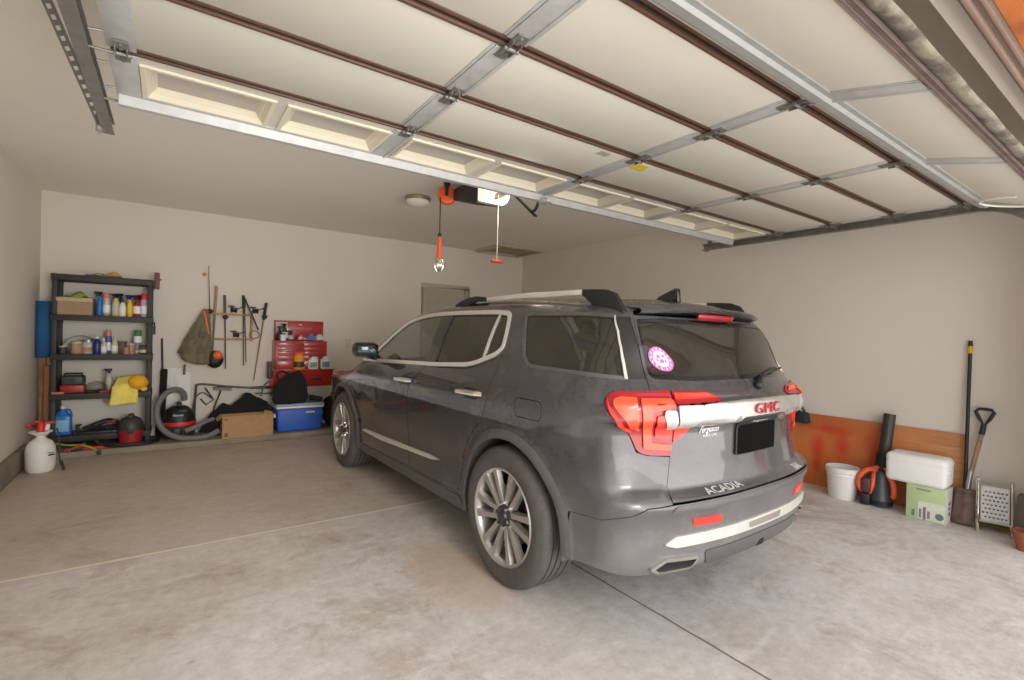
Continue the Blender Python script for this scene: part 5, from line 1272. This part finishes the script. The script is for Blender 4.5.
# cooler, bag
co = thing('cooler', 'blue picnic cooler with pale lid on the concrete ledge', 'cooler', (-1.068, 4.66, LZ))
MB().rbox((0, 0, .150), (.535, .33, .30), .03, 3, taper=(1.05, 1.06)).build('tub', M_bluec, co)
MB().rbox((0, 0, .312), (.575, .362, .030), .010, 3).build('white_rim', M_whitep, co)
MB().rbox((0, 0, .340), (.580, .366, .040), .016, 3).build('lid', C_('pale_blue_lid', 150, 168, 190, .5), co)
boxo('maker_plate', (.06, -.183, .232), (.17, -.176, .256), M_sil, co)
for x in (-.285, .285): MB().rbox((x, 0, .20), (.03, .14, .05), .01).build('handle', M_whitep, co)
bg_ = thing('tote_bag', 'slumped black cloth bag sitting on the blue cooler', 'bag', (-1.19, 4.535, LZ+.36))
def bagf(u, v):
    a = u*2*PI; w_ = (.215, .21, .185, .15, .10)[min(4, int(v*4))]*(1-(v*4 % 1)*.0); w_ = np.interp(v, [0, .15, .6, .85, 1], [.185, .215, .205, .165, .11]); d_ = np.interp(v, [0, .15, .6, 1], [.075, .085, .07, .03])
    return (w_*np.sign(math.cos(a))*abs(math.cos(a))**.7, d_*np.sign(math.sin(a))*abs(math.sin(a))**.8, .005+.36*v+.05*v*math.cos(a-.3))
MB().grid(bagf, 32, 14).add([bagf(i/32, 1) for i in range(32)], [tuple(range(32))]).add([bagf(i/32, 0) for i in range(32)], [tuple(range(32))]).noise(.012, 9, 6).build('bag_body', M_blackc, bg_, ang=0)
MB().tube(smooth([(-.14, -.07, .30), (-.17, -.08, .38), (-.10, -.07, .42), (-.02, -.07, .37), (.0, -.07, .32)], 6), .012, 8).build('strap', M_blackc, bg_)
tag(MB().rbox((-.86, 4.62, LZ+.40), (.14, .16, .07), .025, 3, (0, .2, .3)).build('folded_pouch', C_('dark_green_cloth', 34, 44, 42, .9), None), 'small dark green pouch on the end of the cooler lid', 'pouch')
sk = tag(MB().ball((-.625, 4.72, LZ+.20), .16, 18, 12, (.85, 1, 1.25)).noise(.03, 7, 3).build('sack', M_blackc, None, ang=0), 'dark sack on the ledge between cooler and front wheel', 'bag')
bottle('small amber bottle resting on the dark sack by the wheel', -.61, 4.66, LZ+.385, .12, .045, 'squeeze', C_('amber_bottle', 150, 96, 44, .4), M_lead)

# red tool cabinet on the wall
tc_ = thing('tool_chest', 'red steel tool chest with raised lid and drawers on the wall', 'tool chest', (-1.03, 4.825, .86))
X0, X1 = -.315, .315
MB().box((0, 0, .185), (X1-X0, .32, .37)).build('chest_body', M_toolred, tc_, bevel=.004)
MB().box((.02, .165, .50), (X1-X0, .02, .28)).box((.02, .155, .625), (X1-X0, .03, .02)).box((X0+.03, .155, .50), (.02, .03, .27)).box((X1+.01, .155, .50), (.02, .03, .27)).build('lid', M_toolred, tc_, bevel=.003)
for i, (za, zb) in enumerate(((.300, .355), (.245, .296), (.190, .241), (.125, .186), (.02, .12))):
    dr = boxo('drawer', (X0+.02, -.168, za), (.015, -.158, zb), M_toolred, tc_, bevel=.003)
    boxo('drawer_pull', (X0+.03, -.176, zb-.012), (.008, -.168, zb-.003), C_('dark_red_edge', 110, 26, 24, .4), dr)
    dr = boxo('drawer', (.022, -.168, za), (X1-.02, -.158, zb), M_toolred, tc_, bevel=.003)
    boxo('drawer_pull', (.03, -.176, zb-.012), (X1-.03, -.168, zb-.003), C_('dark_red_edge_right', 110, 26, 24, .4), dr)
boxo('label_sheet', (X0+.03, .150, .46), (X0+.185, .154, .63), C_('cream_sheet', 206, 196, 178, .7), tc_)
ls = thing('steel_bin', 'wide red steel bin shelf hung under the tool chest', 'bin', (-1.00, 4.825, .625))
MB().prism([(-.20, .225), (.20, .20), (.20, 0), (-.12, 0)], -.375, .365, 'yz').build('bin_body', M_toolred, ls, bevel=.005)
MB().box((.0, -.21, .228), (.76, .03, .012)).build('bin_lip', M_toolred, ls, bevel=.003)
boxo('dark_slot', (.08, -.176, .075), (.22, -.168, .115), M_black, ls); 
for o in ls.children:
    if o.name.startswith('dark_slot'): o.rotation_euler = (0, 0, 0)
MB().rbox((-.40, -.06, .22), (.05, .10, .22), .012).build('side_bracket', M_lead, ls)
YC = 4.60
zb_ = .625+.234
bottle('orange and yellow canister on the lip of the red bin', -1.075, YC+.025, zb_, .225, .066, 'jar', C_('orange_yellow_can', 236, 150, 30, .45), M_oran, C_('black_yellow_label', 70, 52, 26, .5), 'canister')
bottle('white bottle with green label next to the orange canister', -.900, YC+.025, zb_, .180, .062, 'jug', M_whitep, M_green, C_('sage_label', 120, 150, 120, .5), 'bottle')
bottle('white bottle with dark green cap at the bin end', -.745, YC+.025, zb_, .190, .060, 'jug', C_('greyish_white_plastic', 206, 206, 200, .4), C_('dark_green_cap', 30, 74, 52, .45), C_('teal_label', 70, 120, 104, .5), 'bottle')
zt_ = .86+.372
bottle('black spray bottle standing inside the open chest lid', -1.235, 4.74, zt_, .235, .040, 'spray', M_lead, M_black, M_whitep, 'bottle', None)
bottle('short black spray bottle beside the cream sheet', -1.300, 4.72, zt_, .20, .034, 'spray', M_black, M_black, None, 'bottle', None, rz=2.4)
bottle('small white jar in front of the black spray bottles', -1.262, 4.67, zt_, .095, .034, 'jar', M_whitep, M_lead, None, 'jar', None)
bottle('dark green spray bottle next to the rag pile', -1.165, 4.71, zt_, .150, .036, 'spray', C_('deep_green_plastic', 40, 60, 50, .4), M_lead, M_clearp, 'bottle', None)
def rag(name, x0, w_, m_, sd, lab, h=.07): tag(cloth(lambda u, v: (x0+w_*u, 4.68+.14*v, zt_+.012+h*math.sin(PI*u)*math.sin(PI*v)**.6), 14, 10, .014, 16, sd).build(name, m_, None, ang=0, solid=.005), lab, 'cloth')
rag('rag', -1.10, .16, C_('red_white_rag', 190, 70, 66, .9, col2=srgb(220, 200, 196), thr=(.5, .6), scale=14), 11, 'red and white rag on the open chest top')
rag('rag', -.985, .16, C_('blue_rag', 84, 116, 178, .9), 12, 'blue rag on the open chest top', .085)
rag('rag', -.865, .14, C_('white_rag', 206, 200, 196, .9), 13, 'pale white rag at the end of the chest top', .08)

# fishing rod rack
rk = thing('rod_rack', 'two tier wooden wall rack holding fishing rods and poles', 'rack', (-1.865, YB, 1.40))
MB().box((.0, -.05, .150), (.56, .10, .022)).build('rack_shelf', M_wood2, rk, bevel=.002)
MB().box((.01, -.05, -.165), (.56, .10, .022)).build('rack_shelf', M_wood2, rk, bevel=.002)
for x in (-.27, .27): MB().box((x, -.02, -.01), (.028, .03, .36)).build('rack_upright', M_wood2, rk, bevel=.002)
def rod(lab, p0, p1, r0, r1, m_, name='fishing_rod', cat='fishing rod', grip=None, reel=None):
    o = thing(name, lab, cat, p1)
    P0, P1 = Vector(p0)-Vector(p1), Vector((0, 0, 0))
    MB().cyl(P0, P1, r0, r1, n=10).build('shaft', m_, o)
    if grip: MB().cyl(P0+(P1-P0)*grip[0], P0+(P1-P0)*grip[1], grip[2], n=12).build('grip', grip[3], o)
    if reel is not None:
        c = P0+(P1-P0)*reel; MB().ball(c+Vector((.0, -.045, 0)), .030, 12, 8, (1, .8, 1)).cyl(c, c+Vector((0, -.05, 0)), .008, n=8).cyl(c+Vector((-.04, -.05, .0)), c+Vector((.04, -.05, .01)), .005, n=6).build('reel', M_black, o)
    return o
M_rodb = C_('black_blank', 40, 34, 32, .4); M_cork = C_('cork', 164, 138, 104, .85)
rod('tall thin fishing rod rising past the rack top', (-2.085, 4.92, 2.14), (-2.05, 4.90, 1.20), .003, .008, M_rodb, grip=(.64, .80, .012, M_cork), reel=.60)
rod('olive cork handled rod behind the canvas vest', (-1.995, 4.93, 1.90), (-2.03, 4.91, .98), .013, .009, C_('olive_grey_blank', 112, 104, 84, .6), grip=(.0, .38, .015, M_cork))
rod('dark grey rod tube reaching below the rack', (-1.905, 4.93, 1.79), (-1.880, 4.92, .86), .011, .006, M_rodb, grip=(.0, .25, .015, C_('grey_foam_grip', 92, 86, 78, .8)), reel=.30)
rod('straight black trekking pole hanging down through the rack', (-1.700, 4.93, 1.80), (-1.680, 4.92, .90), .009, .005, M_rodb, 'trekking_pole', 'pole', grip=(.0, .16, .015, M_black))
rod('black trekking pole slanting slightly in front of the straight one', (-1.690, 4.905, 1.74), (-1.655, 4.90, .94), .009, .005, M_rodb, 'trekking_pole', 'pole', grip=(.0, .12, .014, M_black))
rod('short black stick leaning diagonally across the rack', (-1.705, 4.87, 1.80), (-1.525, 4.87, 1.36), .010, .010, M_black, 'stick', 'stick')
rod('pale bamboo rod at the open end of the rack', (-1.450+.02, 4.93, 1.72), (-1.560, 4.92, .70), .012, .005, C_('bamboo', 146, 126, 92, .6), grip=(.0, .22, .018, M_black), reel=.18)
for x, z, lab in ((-1.80, 1.565, 'black fishing reel on the upper rack tier between rods'), (-1.555, 1.565, 'dark fishing reel at the upper rack tier end'), (-1.77, 1.250, 'black fishing reel lying on the lower rack tier'), (-1.56, 1.252, 'coil of grey line on the lower rack tier')):
    o = thing('fishing_reel', lab, 'fishing reel', (x, 4.94, z))
    if 'coil' in lab:
        MB().tube([(.055*math.cos(a), .0+.004*math.sin(3*a), .045+.05*math.sin(a)) for a in np.linspace(0, 6*PI, 60)], .006, 6).build('line_coil', C_('grey_line', 110, 104, 96, .6), o)
    else:
        MB().lathe([(.014, -.035), (.036, -.030), (.026, -.01), (.026, .01), (.036, .03), (.014, .035)], (0, 0, .042), 16, 'x').build('spool', M_black, o)
        MB().tube([(.03, 0, .045), (.07, -.01, .075), (.085, -.03, .075)], .006, 6).ball((.09, -.035, .075), .012, 10, 6).rbox((-.03, 0, .085), (.07, .02, .02), .006).build('crank', M_lead, o)
# float ball near rod tip
tag(MB().ball((-2.125, 4.965, 2.035), .022, 12, 8).cyl((-2.125, 4.985, 2.035), (-2.125, 5.0, 2.035), .004).build('float', C_('faded_orange', 206, 140, 96, .6), None), 'faded orange float pinned to the wall above the vest', 'float')
# hanging vest
vs = thing('canvas_vest', 'olive canvas fishing vest hanging from the rack corner', 'vest', (-2.16, 4.90, 1.60))
def vestf(u, v):
    w0 = np.interp(v, [0, .12, .5, .8, 1], [.030, .05, .13, .170, .150]); cx_ = np.interp(v, [0, .5, .8, 1], [.05, -.02, -.055, -.03])
    x = cx_+w0*(2*u-1); fold = .022*math.sin(u*13+v*2)*min(1, v*2)
    return (x, -.045-.030*math.sin(PI*u)*min(1, v*3)+fold*.8, -.70*v+.04*abs(2*u-1)**2*(v > .8)-.05*(1-u)*(v > .6)*(v-.6)/.4*-1)
MB().grid(vestf, 26, 24).noise(.010, 10, 7).build('canvas', M_olive, vs, ang=0, solid=.018)
for x, z, s in ((-.12, -.50, .085), (.03, -.50, .085), (-.07, -.33, .07), (.04, -.32, .065)):
    MB().rbox((x-.02, -.10, z), (s, .025, s*1.05), .012, 2).build('pocket', C_('olive_pocket', 100, 92, 72, .9), vs)
MB().tube([(.03, -.07, -.02), (.06, -.08, -.16), (.085, -.08, -.30)], .010, 6).build('orange_strap', M_oran, vs)
MB().tube([(-.15, -.03, -.68), (-.155, -.03, -.80)], .012, 6).build('belt_end', M_olive, vs)
ht = thing('baseball_cap', 'orange and black cap hanging below the rack beside the vest', 'cap', (-2.00, 4.90, .98))
MB().ball((0, 0, .0), .095, 18, 12, (1.0, .7, 1.15)).build('crown', M_black, ht)
MB().ball((.03, -.045, .055), .060, 14, 10, (1.0, .6, .85)).noise(.012, 20, 2).build('orange_patch', M_oran, ht, ang=0)
# ---------------------------------------------------------------- along the right wall
def ply_mat():
    m = bpy.data.materials.new('stained_plywood'); m.use_nodes = True; nt = m.node_tree; b = nt.nodes['Principled BSDF']; b.inputs['Roughness'].default_value = .6
    L = nt.links.new; N = nt.nodes.new; tc = N('ShaderNodeTexCoord'); O = tc.outputs['Object']
    def noise(s, sc=(1, 1, 1), d=6):
        mp = N('ShaderNodeMapping'); mp.inputs['Scale'].default_value = sc; L(O, mp.inputs[0]); n = N('ShaderNodeTexNoise'); n.inputs['Scale'].default_value = s; n.inputs['Detail'].default_value = d; L(mp.outputs[0], n.inputs['Vector']); return n.outputs['Fac']
    def ramp(x, a, b_, c0, c1):
        r = N('ShaderNodeValToRGB'); r.color_ramp.elements[0].position = a; r.color_ramp.elements[1].position = b_; r.color_ramp.elements[0].color = (*c0, 1); r.color_ramp.elements[1].color = (*c1, 1); L(x, r.inputs[0]); return r.outputs[0]
    def mix(f, a, c):
        x = N('ShaderNodeMix'); x.data_type = 'RGBA'; L(f, x.inputs['Factor'])
        for v, k in ((a, 'A'), (c, 'B')):
            if isinstance(v, tuple): x.inputs[k].default_value = (*v, 1)
            else: L(v, x.inputs[k])
        return x.outputs['Result']
    sx = N('ShaderNodeSeparateXYZ'); L(O, sx.inputs[0])
    grain = ramp(noise(6, (1, .6, 9)), .3, .7, srgb(176, 118, 66), srgb(206, 148, 92))
    orange = ramp(noise(2.2), .35, .65, srgb(196, 98, 42), srgb(222, 134, 74))
    mr = N('ShaderNodeMapRange'); mr.inputs[1].default_value = -1.0; mr.inputs[2].default_value = -.45; L(sx.outputs['Y'], mr.inputs[0])
    base = mix(mr.outputs[0], grain, orange)
    # sprayed red blots
    def blot(y, z, ry, rz):
        v = N('ShaderNodeVectorMath'); v.operation = 'SUBTRACT'; v.inputs[1].default_value = (0, y, z); L(O, v.inputs[0])
        s = N('ShaderNodeVectorMath'); s.operation = 'MULTIPLY'; s.inputs[1].default_value = (0, 1/ry, 1/rz); L(v.outputs[0], s.inputs[0])
        l = N('ShaderNodeVectorMath'); l.operation = 'LENGTH'; L(s.outputs[0], l.inputs[0])
        a = N('ShaderNodeMath'); a.operation = 'MULTIPLY_ADD'; a.inputs[1].default_value = 1.3; a.inputs[2].default_value = -.65; L(noise(9, (1, 1, .5)), a.inputs[0])
        a2 = N('ShaderNodeMath'); L(l.outputs['Value'], a2.inputs[0]); L(a.outputs[0], a2.inputs[1])
        q = N('ShaderNodeMapRange'); q.inputs[1].default_value = 1.15; q.inputs[2].default_value = .2; q.inputs[4].default_value = .85; L(a2.outputs[0], q.inputs[0]); return q.outputs[0]
    for y, z, ry, rz in ((-.03, .38, .07, .16), (-.24, .40, .07, .14), (-.14, .56, .20, .05), (-.50, .42, .08, .22), (-.02, .20, .05, .08)):
        base = mix(blot(y, z, ry, rz), base, srgb(206, 52, 30))
    hi = N('ShaderNodeMapRange'); hi.inputs[1].default_value = .50; hi.inputs[2].default_value = .69; hi.inputs[4].default_value = .45; L(sx.outputs['Z'], hi.inputs[0])
    base = mix(hi.outputs[0], base, srgb(158, 98, 58))
    L(base, b.inputs['Base Color']); return m
pw = MB().box((0, 0, 0), (.014, 2.55, .685)).build('plywood_sheet', ply_mat(), None, bevel=.001)
pw.data.transform(Matrix.Translation((0, .17, .3425))); pw.location = (2.733, 0, 0.002); pw.rotation_euler = (0, .028, 0)
tag(pw, 'orange stained plywood sheet with red paint blots against the right wall', 'plywood')

bk = thing('bucket', 'white plastic bucket with wire bail by the plywood', 'bucket', (2.545, -.325, 0))
MB().lathe([(.105, .0), (.108, .004), (.122, .20), (.128, .205), (.128, .222), (.124, .228), (.134, .235), (.135, .268), (.128, .275), (.122, .270), (.104, .012), (.0001, .010)], n=36, cap=False).build('pail', M_whitep, bk)
MB().tube([(-.134*math.cos(a), -.134*math.sin(a)*0-.0-.155*math.sin(a), .245-.115*math.sin(a)) for a in np.linspace(0, PI, 20)], .0035, 6).rbox((-.02, -.155, .13), (.09, .016, .016), .006).xf(Matrix.Rotation(.9, 4, 'Z')).build('bail', C_('grey_wire_bail', 200, 196, 190, .4), bk)
MB().cyl((-.134, 0, .245), (-.142, 0, .245), .014).cyl((.134, 0, .245), (.142, 0, .245), .014).xf(Matrix.Rotation(.9, 4, 'Z')).build('bail_ear', M_whitep, bk)

lb = thing('leaf_blower', 'black and orange leaf blower stood upright against the plywood', 'leaf blower', (2.575, -.600, 0), .25)
MB().cyl((.055, -.01, .34), (.105, -.045, .785), .044, .044, 24).build('blower_tube', M_lead, lb)
MB().tube([(.050, -.01, .44), (.045, -.01, .36), (.030, 0, .27)], [.050, .052, .058], 24).build('tube_collar', M_black, lb)
MB().lathe([(.075, .0), (.088, .010), (.090, .04), (.076, .085), (.062, .17), (.055, .26), (.050, .30)], n=26).build('fan_housing', C_('slate_plastic', 62, 66, 72, .4), lb)
MB().lathe([(.090, .018), (.0935, .022), (.0935, .050), (.089, .055)], n=26).build('intake_ring', M_black, lb)
t = MB()
t.tube(smooth([(-.05, .10, .09), (-.055, .145, .16), (-.05, .135, .25), (-.035, .08, .305), (-.02, .02, .29)], 6), [.020]*25, 10)
t.tube(smooth([(-.04, .075, .10), (-.045, .055, .17), (-.03, .045, .25), (-.02, .03, .30)], 6), .020, 10)
t.tube(smooth([(-.02, -.04, .29), (-.03, -.075, .24), (-.03, -.095, .17), (-.02, -.09, .09)], 6), .022, 10)
t.tube(smooth([(.0, .06, .30), (.01, .0, .325), (.0, -.06, .30)], 6), .024, 10)
t.build('orange_frame', C_('coral_orange_plastic', 236, 96, 58, .45), lb)
MB().rbox((-.055, .095, .17), (.075, .07, .13), .018, 3).build('battery', C_('dark_maroon_pack', 78, 44, 48, .45), lb)
MB().rbox((-.06, .10, .055), (.085, .08, .10), .02, 3).build('pack_base', M_black, lb)

gb = thing('carton', 'green and white printed carton carrying the styrofoam cooler', 'box', (2.555, -.935, 0), .04)
MB().box((0, 0, .137), (.20, .245, .272)).build('carton_body', C_('pale_green_print', 186, 208, 154, .6, var=.06, scale=6), gb, bevel=.003)
boxo('white_side', (-.098, -.1242, .004), (.098, -.1226, .268), C_('white_carton_side', 224, 220, 222, .6, var=.03), gb)
boxo('printed_panel', (-.1018, -.118, .012), (-.1004, .045, .150), C_('cream_print_panel', 222, 224, 206, .6, var=.05, scale=30), gb)
for y, z, w_, h_ in ((.030, .055, .014, .07), (.004, .060, .018, .10), (-.022, .052, .016, .06), (.075, .05, .02, .05)): boxo('dark_print', (-.1030, y-w_/2, z-h_/2), (-.1019, y+w_/2, z+h_/2), C_('grey_violet_print', 126, 122, 140, .6, var=.3, scale=90), gb)
MB().cyl((-.1030, -.088, .055), (-.1019, -.088, .055), .026, n=20).build('round_print', C_('slate_print', 110, 116, 130, .6), gb)
for z in (.06, .10, .14): boxo('side_print', (-.02, -.1256, z), (.03, -.1243, z+.026), C_('violet_print', 120, 112, 140, .6, var=.3, scale=90), gb)
boxo('heading_print', (-.1018, -.03, .235), (-.1004, .06, .250), C_('sage_heading', 140, 160, 120, .6), gb)

sf = thing('styrofoam_cooler', 'white styrofoam cooler box resting on the green carton', 'cooler', (2.545, -.868, .2745), .03)
M_foam = C_('white_styrofoam', 244, 243, 240, .8, var=.02, bump=.1, bscale=120)
MB().rbox((0, 0, .095), (.245, .385, .190), .035, 5, taper=(1.03, 1.02)).build('foam_tub', M_foam, sf)
MB().rbox((0, 0, .185), (.253, .394, .090), .038, 5).build('foam_lid', M_foam, sf)
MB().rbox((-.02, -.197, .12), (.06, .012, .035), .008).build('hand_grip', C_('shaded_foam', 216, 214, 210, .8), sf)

# long black pole tool and spade
rp_ = thing('garden_rake', 'long black pole rake with yellow band leaning on the wall', 'rake', (2.70, -1.115, 0))
MB().cyl((-.03, -.010, .10), (.045, .004, 1.40), .0125, n=12).build('handle', M_black, rp_)
MB().cyl((.0405, .0035, 1.335), (.0446, .004, 1.395), .0165, n=12).build('yellow_band', C_('yellow_tape', 214, 172, 40, .5), rp_)
MB().cyl((.0446, .004, 1.392), (.047, .0045, 1.435), .017, .012, 12).build('end_cap', M_black, rp_)
MB().cyl((-.03, -.010, .24), (-.032, -.011, .045), .016, n=12).box((-.033, -.011, .040), (.018, .20, .02)).build('rake_head', M_black, rp_)
sd = thing('spade', 'worn steel spade with D handle and wooden shaft', 'spade', (2.61, -1.13, 0))
def blade(u, v):
    y = (.062+.012*(1-v))*(2*u-1); z = .008+.275*v
    return (-.010*math.cos(PI*(u-.5))*1.2+.035*v-.012*(abs(2*u-1) < .25)*v, y-.012*v, z)
MB().grid(blade, 16, 12).build('blade', C_('rusty_steel', 116, 96, 84, .6, metal=.35, col2=srgb(92, 66, 54), thr=(.45, .65), scale=14), sd, ang=0, solid=.006)
MB().tube([(.022, -.010, .16), (.040, -.014, .285), (.056, -.026, .42)], [.012, .016, .018], 12).build('socket', M_steelb, sd)
MB().cyl((.056, -.026, .40), (.098, -.075, .735), .0155, n=14).build('shaft', C_('weathered_ash', 158, 134, 106, .7, col2=srgb(132, 110, 86), thr=(.4, .6), scale=12), sd)
MB().tube([(.095, -.072, .71), (.104, -.082, .79)], [.019, .017], 12).build('ferrule', M_black, sd)
MB().tube([(.104, -.082, .78), (.108, -.115, .835), (.112, -.135, .885), (.112, -.12, .905), (.112, -.085, .907), (.112, -.05, .905), (.110, -.030, .885), (.107, -.052, .835)], .0125, 10, closed=True).build('grip', M_black, sd)

# folding step stool
st = thing('step_stool', 'folded chrome step stool with perforated grey tread by the spade', 'stool', (2.575, -1.315, 0), .0)
hw = .092
Mx = Matrix.Rotation(.16, 4, 'Y')
def stp(m_): return m_.xf(Matrix.Rotation(.13, 4, 'Y')).xf(Matrix.Rotation(.26, 4, 'Z'))
for s in (-1, 1):
    stp(MB().tube(smooth([(.0, s*hw, .052), (.0, s*hw, .20), (.0, s*hw, .365), (.010, s*hw, .392), (.028, s*hw, .385), (.03, s*hw, .33), (.03, s*hw, .06)], 5), .0095, 10)).build('side_tube', M_chrome, st)
    stp(MB().tube(smooth([(.0, s*hw, .10), (-.004, s*hw, .055), (-.035, s*hw, .020), (-.052, s*hw, .010)], 5), .008, 10)).build('foot', C_('cream_foot_tube', 206, 194, 170, .4, metal=.3), st)
# tread with round holes
NY, NZ = 6, 7
UVs = []; y0, y1, za, zb = -.078, .078, .085, .345
outer = [(y0, za), (y1, za), (y1, zb), (y0, zb)]; holes = []
for i in range(NY):
    for j in range(NZ):
        c = (y0+.022+(y1-y0-.044)*i/(NY-1)+(.006 if j % 2 else -.006), za+.032+(zb-za-.075)*j/(NZ-1)); holes.append([(c[0]+.0065*math.cos(a), c[1]+.0065*math.sin(a)) for a in np.linspace(0, 2*PI, 8, endpoint=False)])
loops = [dense(outer, .02)]+holes; pts = []; ed = []
for lp in loops:
    k = len(pts); pts += lp; ed += [(k+i, k+(i+1) % len(lp)) for i in range(len(lp))]
vo, _, fo, _, _, _ = delaunay_2d_cdt([Vector(p) for p in pts], ed, [], 0, 1e-6)
UV = np.array([(p.x, p.y) for p in vo]); T = [f for f in fo]
cn = np.array([UV[list(f)].mean(0) for f in T]); ok = np.ones(len(T), bool)
for q in holes: ok &= ~pip(cn, q)
tr_ = MB().add([(-.004, a, b) for a, b in UV], [f for f, k in zip(T, ok) if k])
stp(tr_).build('tread', C_('pale_grey_tread', 204, 204, 200, .5, var=.05), st, ang=0, solid=.004)
stp(MB().box((.012, 0, .215), (.004, .15, .25))).build('tread_back', C_('shadow_grey', 84, 84, 82, .7), st)
stp(MB().tube([(0, -hw, .350), (0, hw, .350)], .006, 8).tube([(0, -hw, .080), (0, hw, .080)], .007, 8)).build('cross_bar', M_steelb, st)
# things at the frame edge
tag(MB().rbox((2.660, -1.455, .16), (.10, .07, .32), .012, 2).build('plastic_bin', C_('dark_olive_grey', 96, 90, 80, .6), None), 'dark grey bin against the wall behind the step stool', 'bin')
tp = thing('clay_pot', 'small terracotta pot on the floor by the dark grey bin', 'pot', (2.37, -1.515, 0))
M_terra = C_('terracotta', 156, 88, 66, .8)
MB().lathe([(.052, 0), (.070, .10), (.080, .10), (.082, .135), (.072, .135), (.060, .03), (.0001, .025)], n=26, cap=False).build('pot', M_terra, tp)
tag(MB().tube(smooth([(2.66, -1.19, .03), (2.66, -1.25, .05), (2.665, -1.32, .035), (2.66, -1.39, .04)], 5), .018, 8).build('twig_bundle', C_('dry_olive_stalks', 104, 92, 44, .9), None), 'dry olive stalks on the floor behind the step stool', 'twigs')
# black nozzle bag hung above the plywood
hb = thing('hanging_bag', 'small black bag hung by its strap beside the tail of the car', 'bag', (2.70, .105, .60))
MB().rbox((0, -.005, .045), (.10, .13, .11), .02, 3, (0, 0, 0), (.8, .7)).build('bag_body', C_('black_blue_cloth', 34, 40, 50, .8), hb)
MB().tube(smooth([(0, .03, .09), (.0, .045, .17), (.02, .03, .235), (.0, .005, .225), (-.01, .0, .15), (0, -.03, .09)], 6), .011, 8).build('strap', M_black, hb)
MB().cyl((.02, .025, .225), (.066, .025, .23), .006, n=8).build('wall_hook', M_steelb, hb)
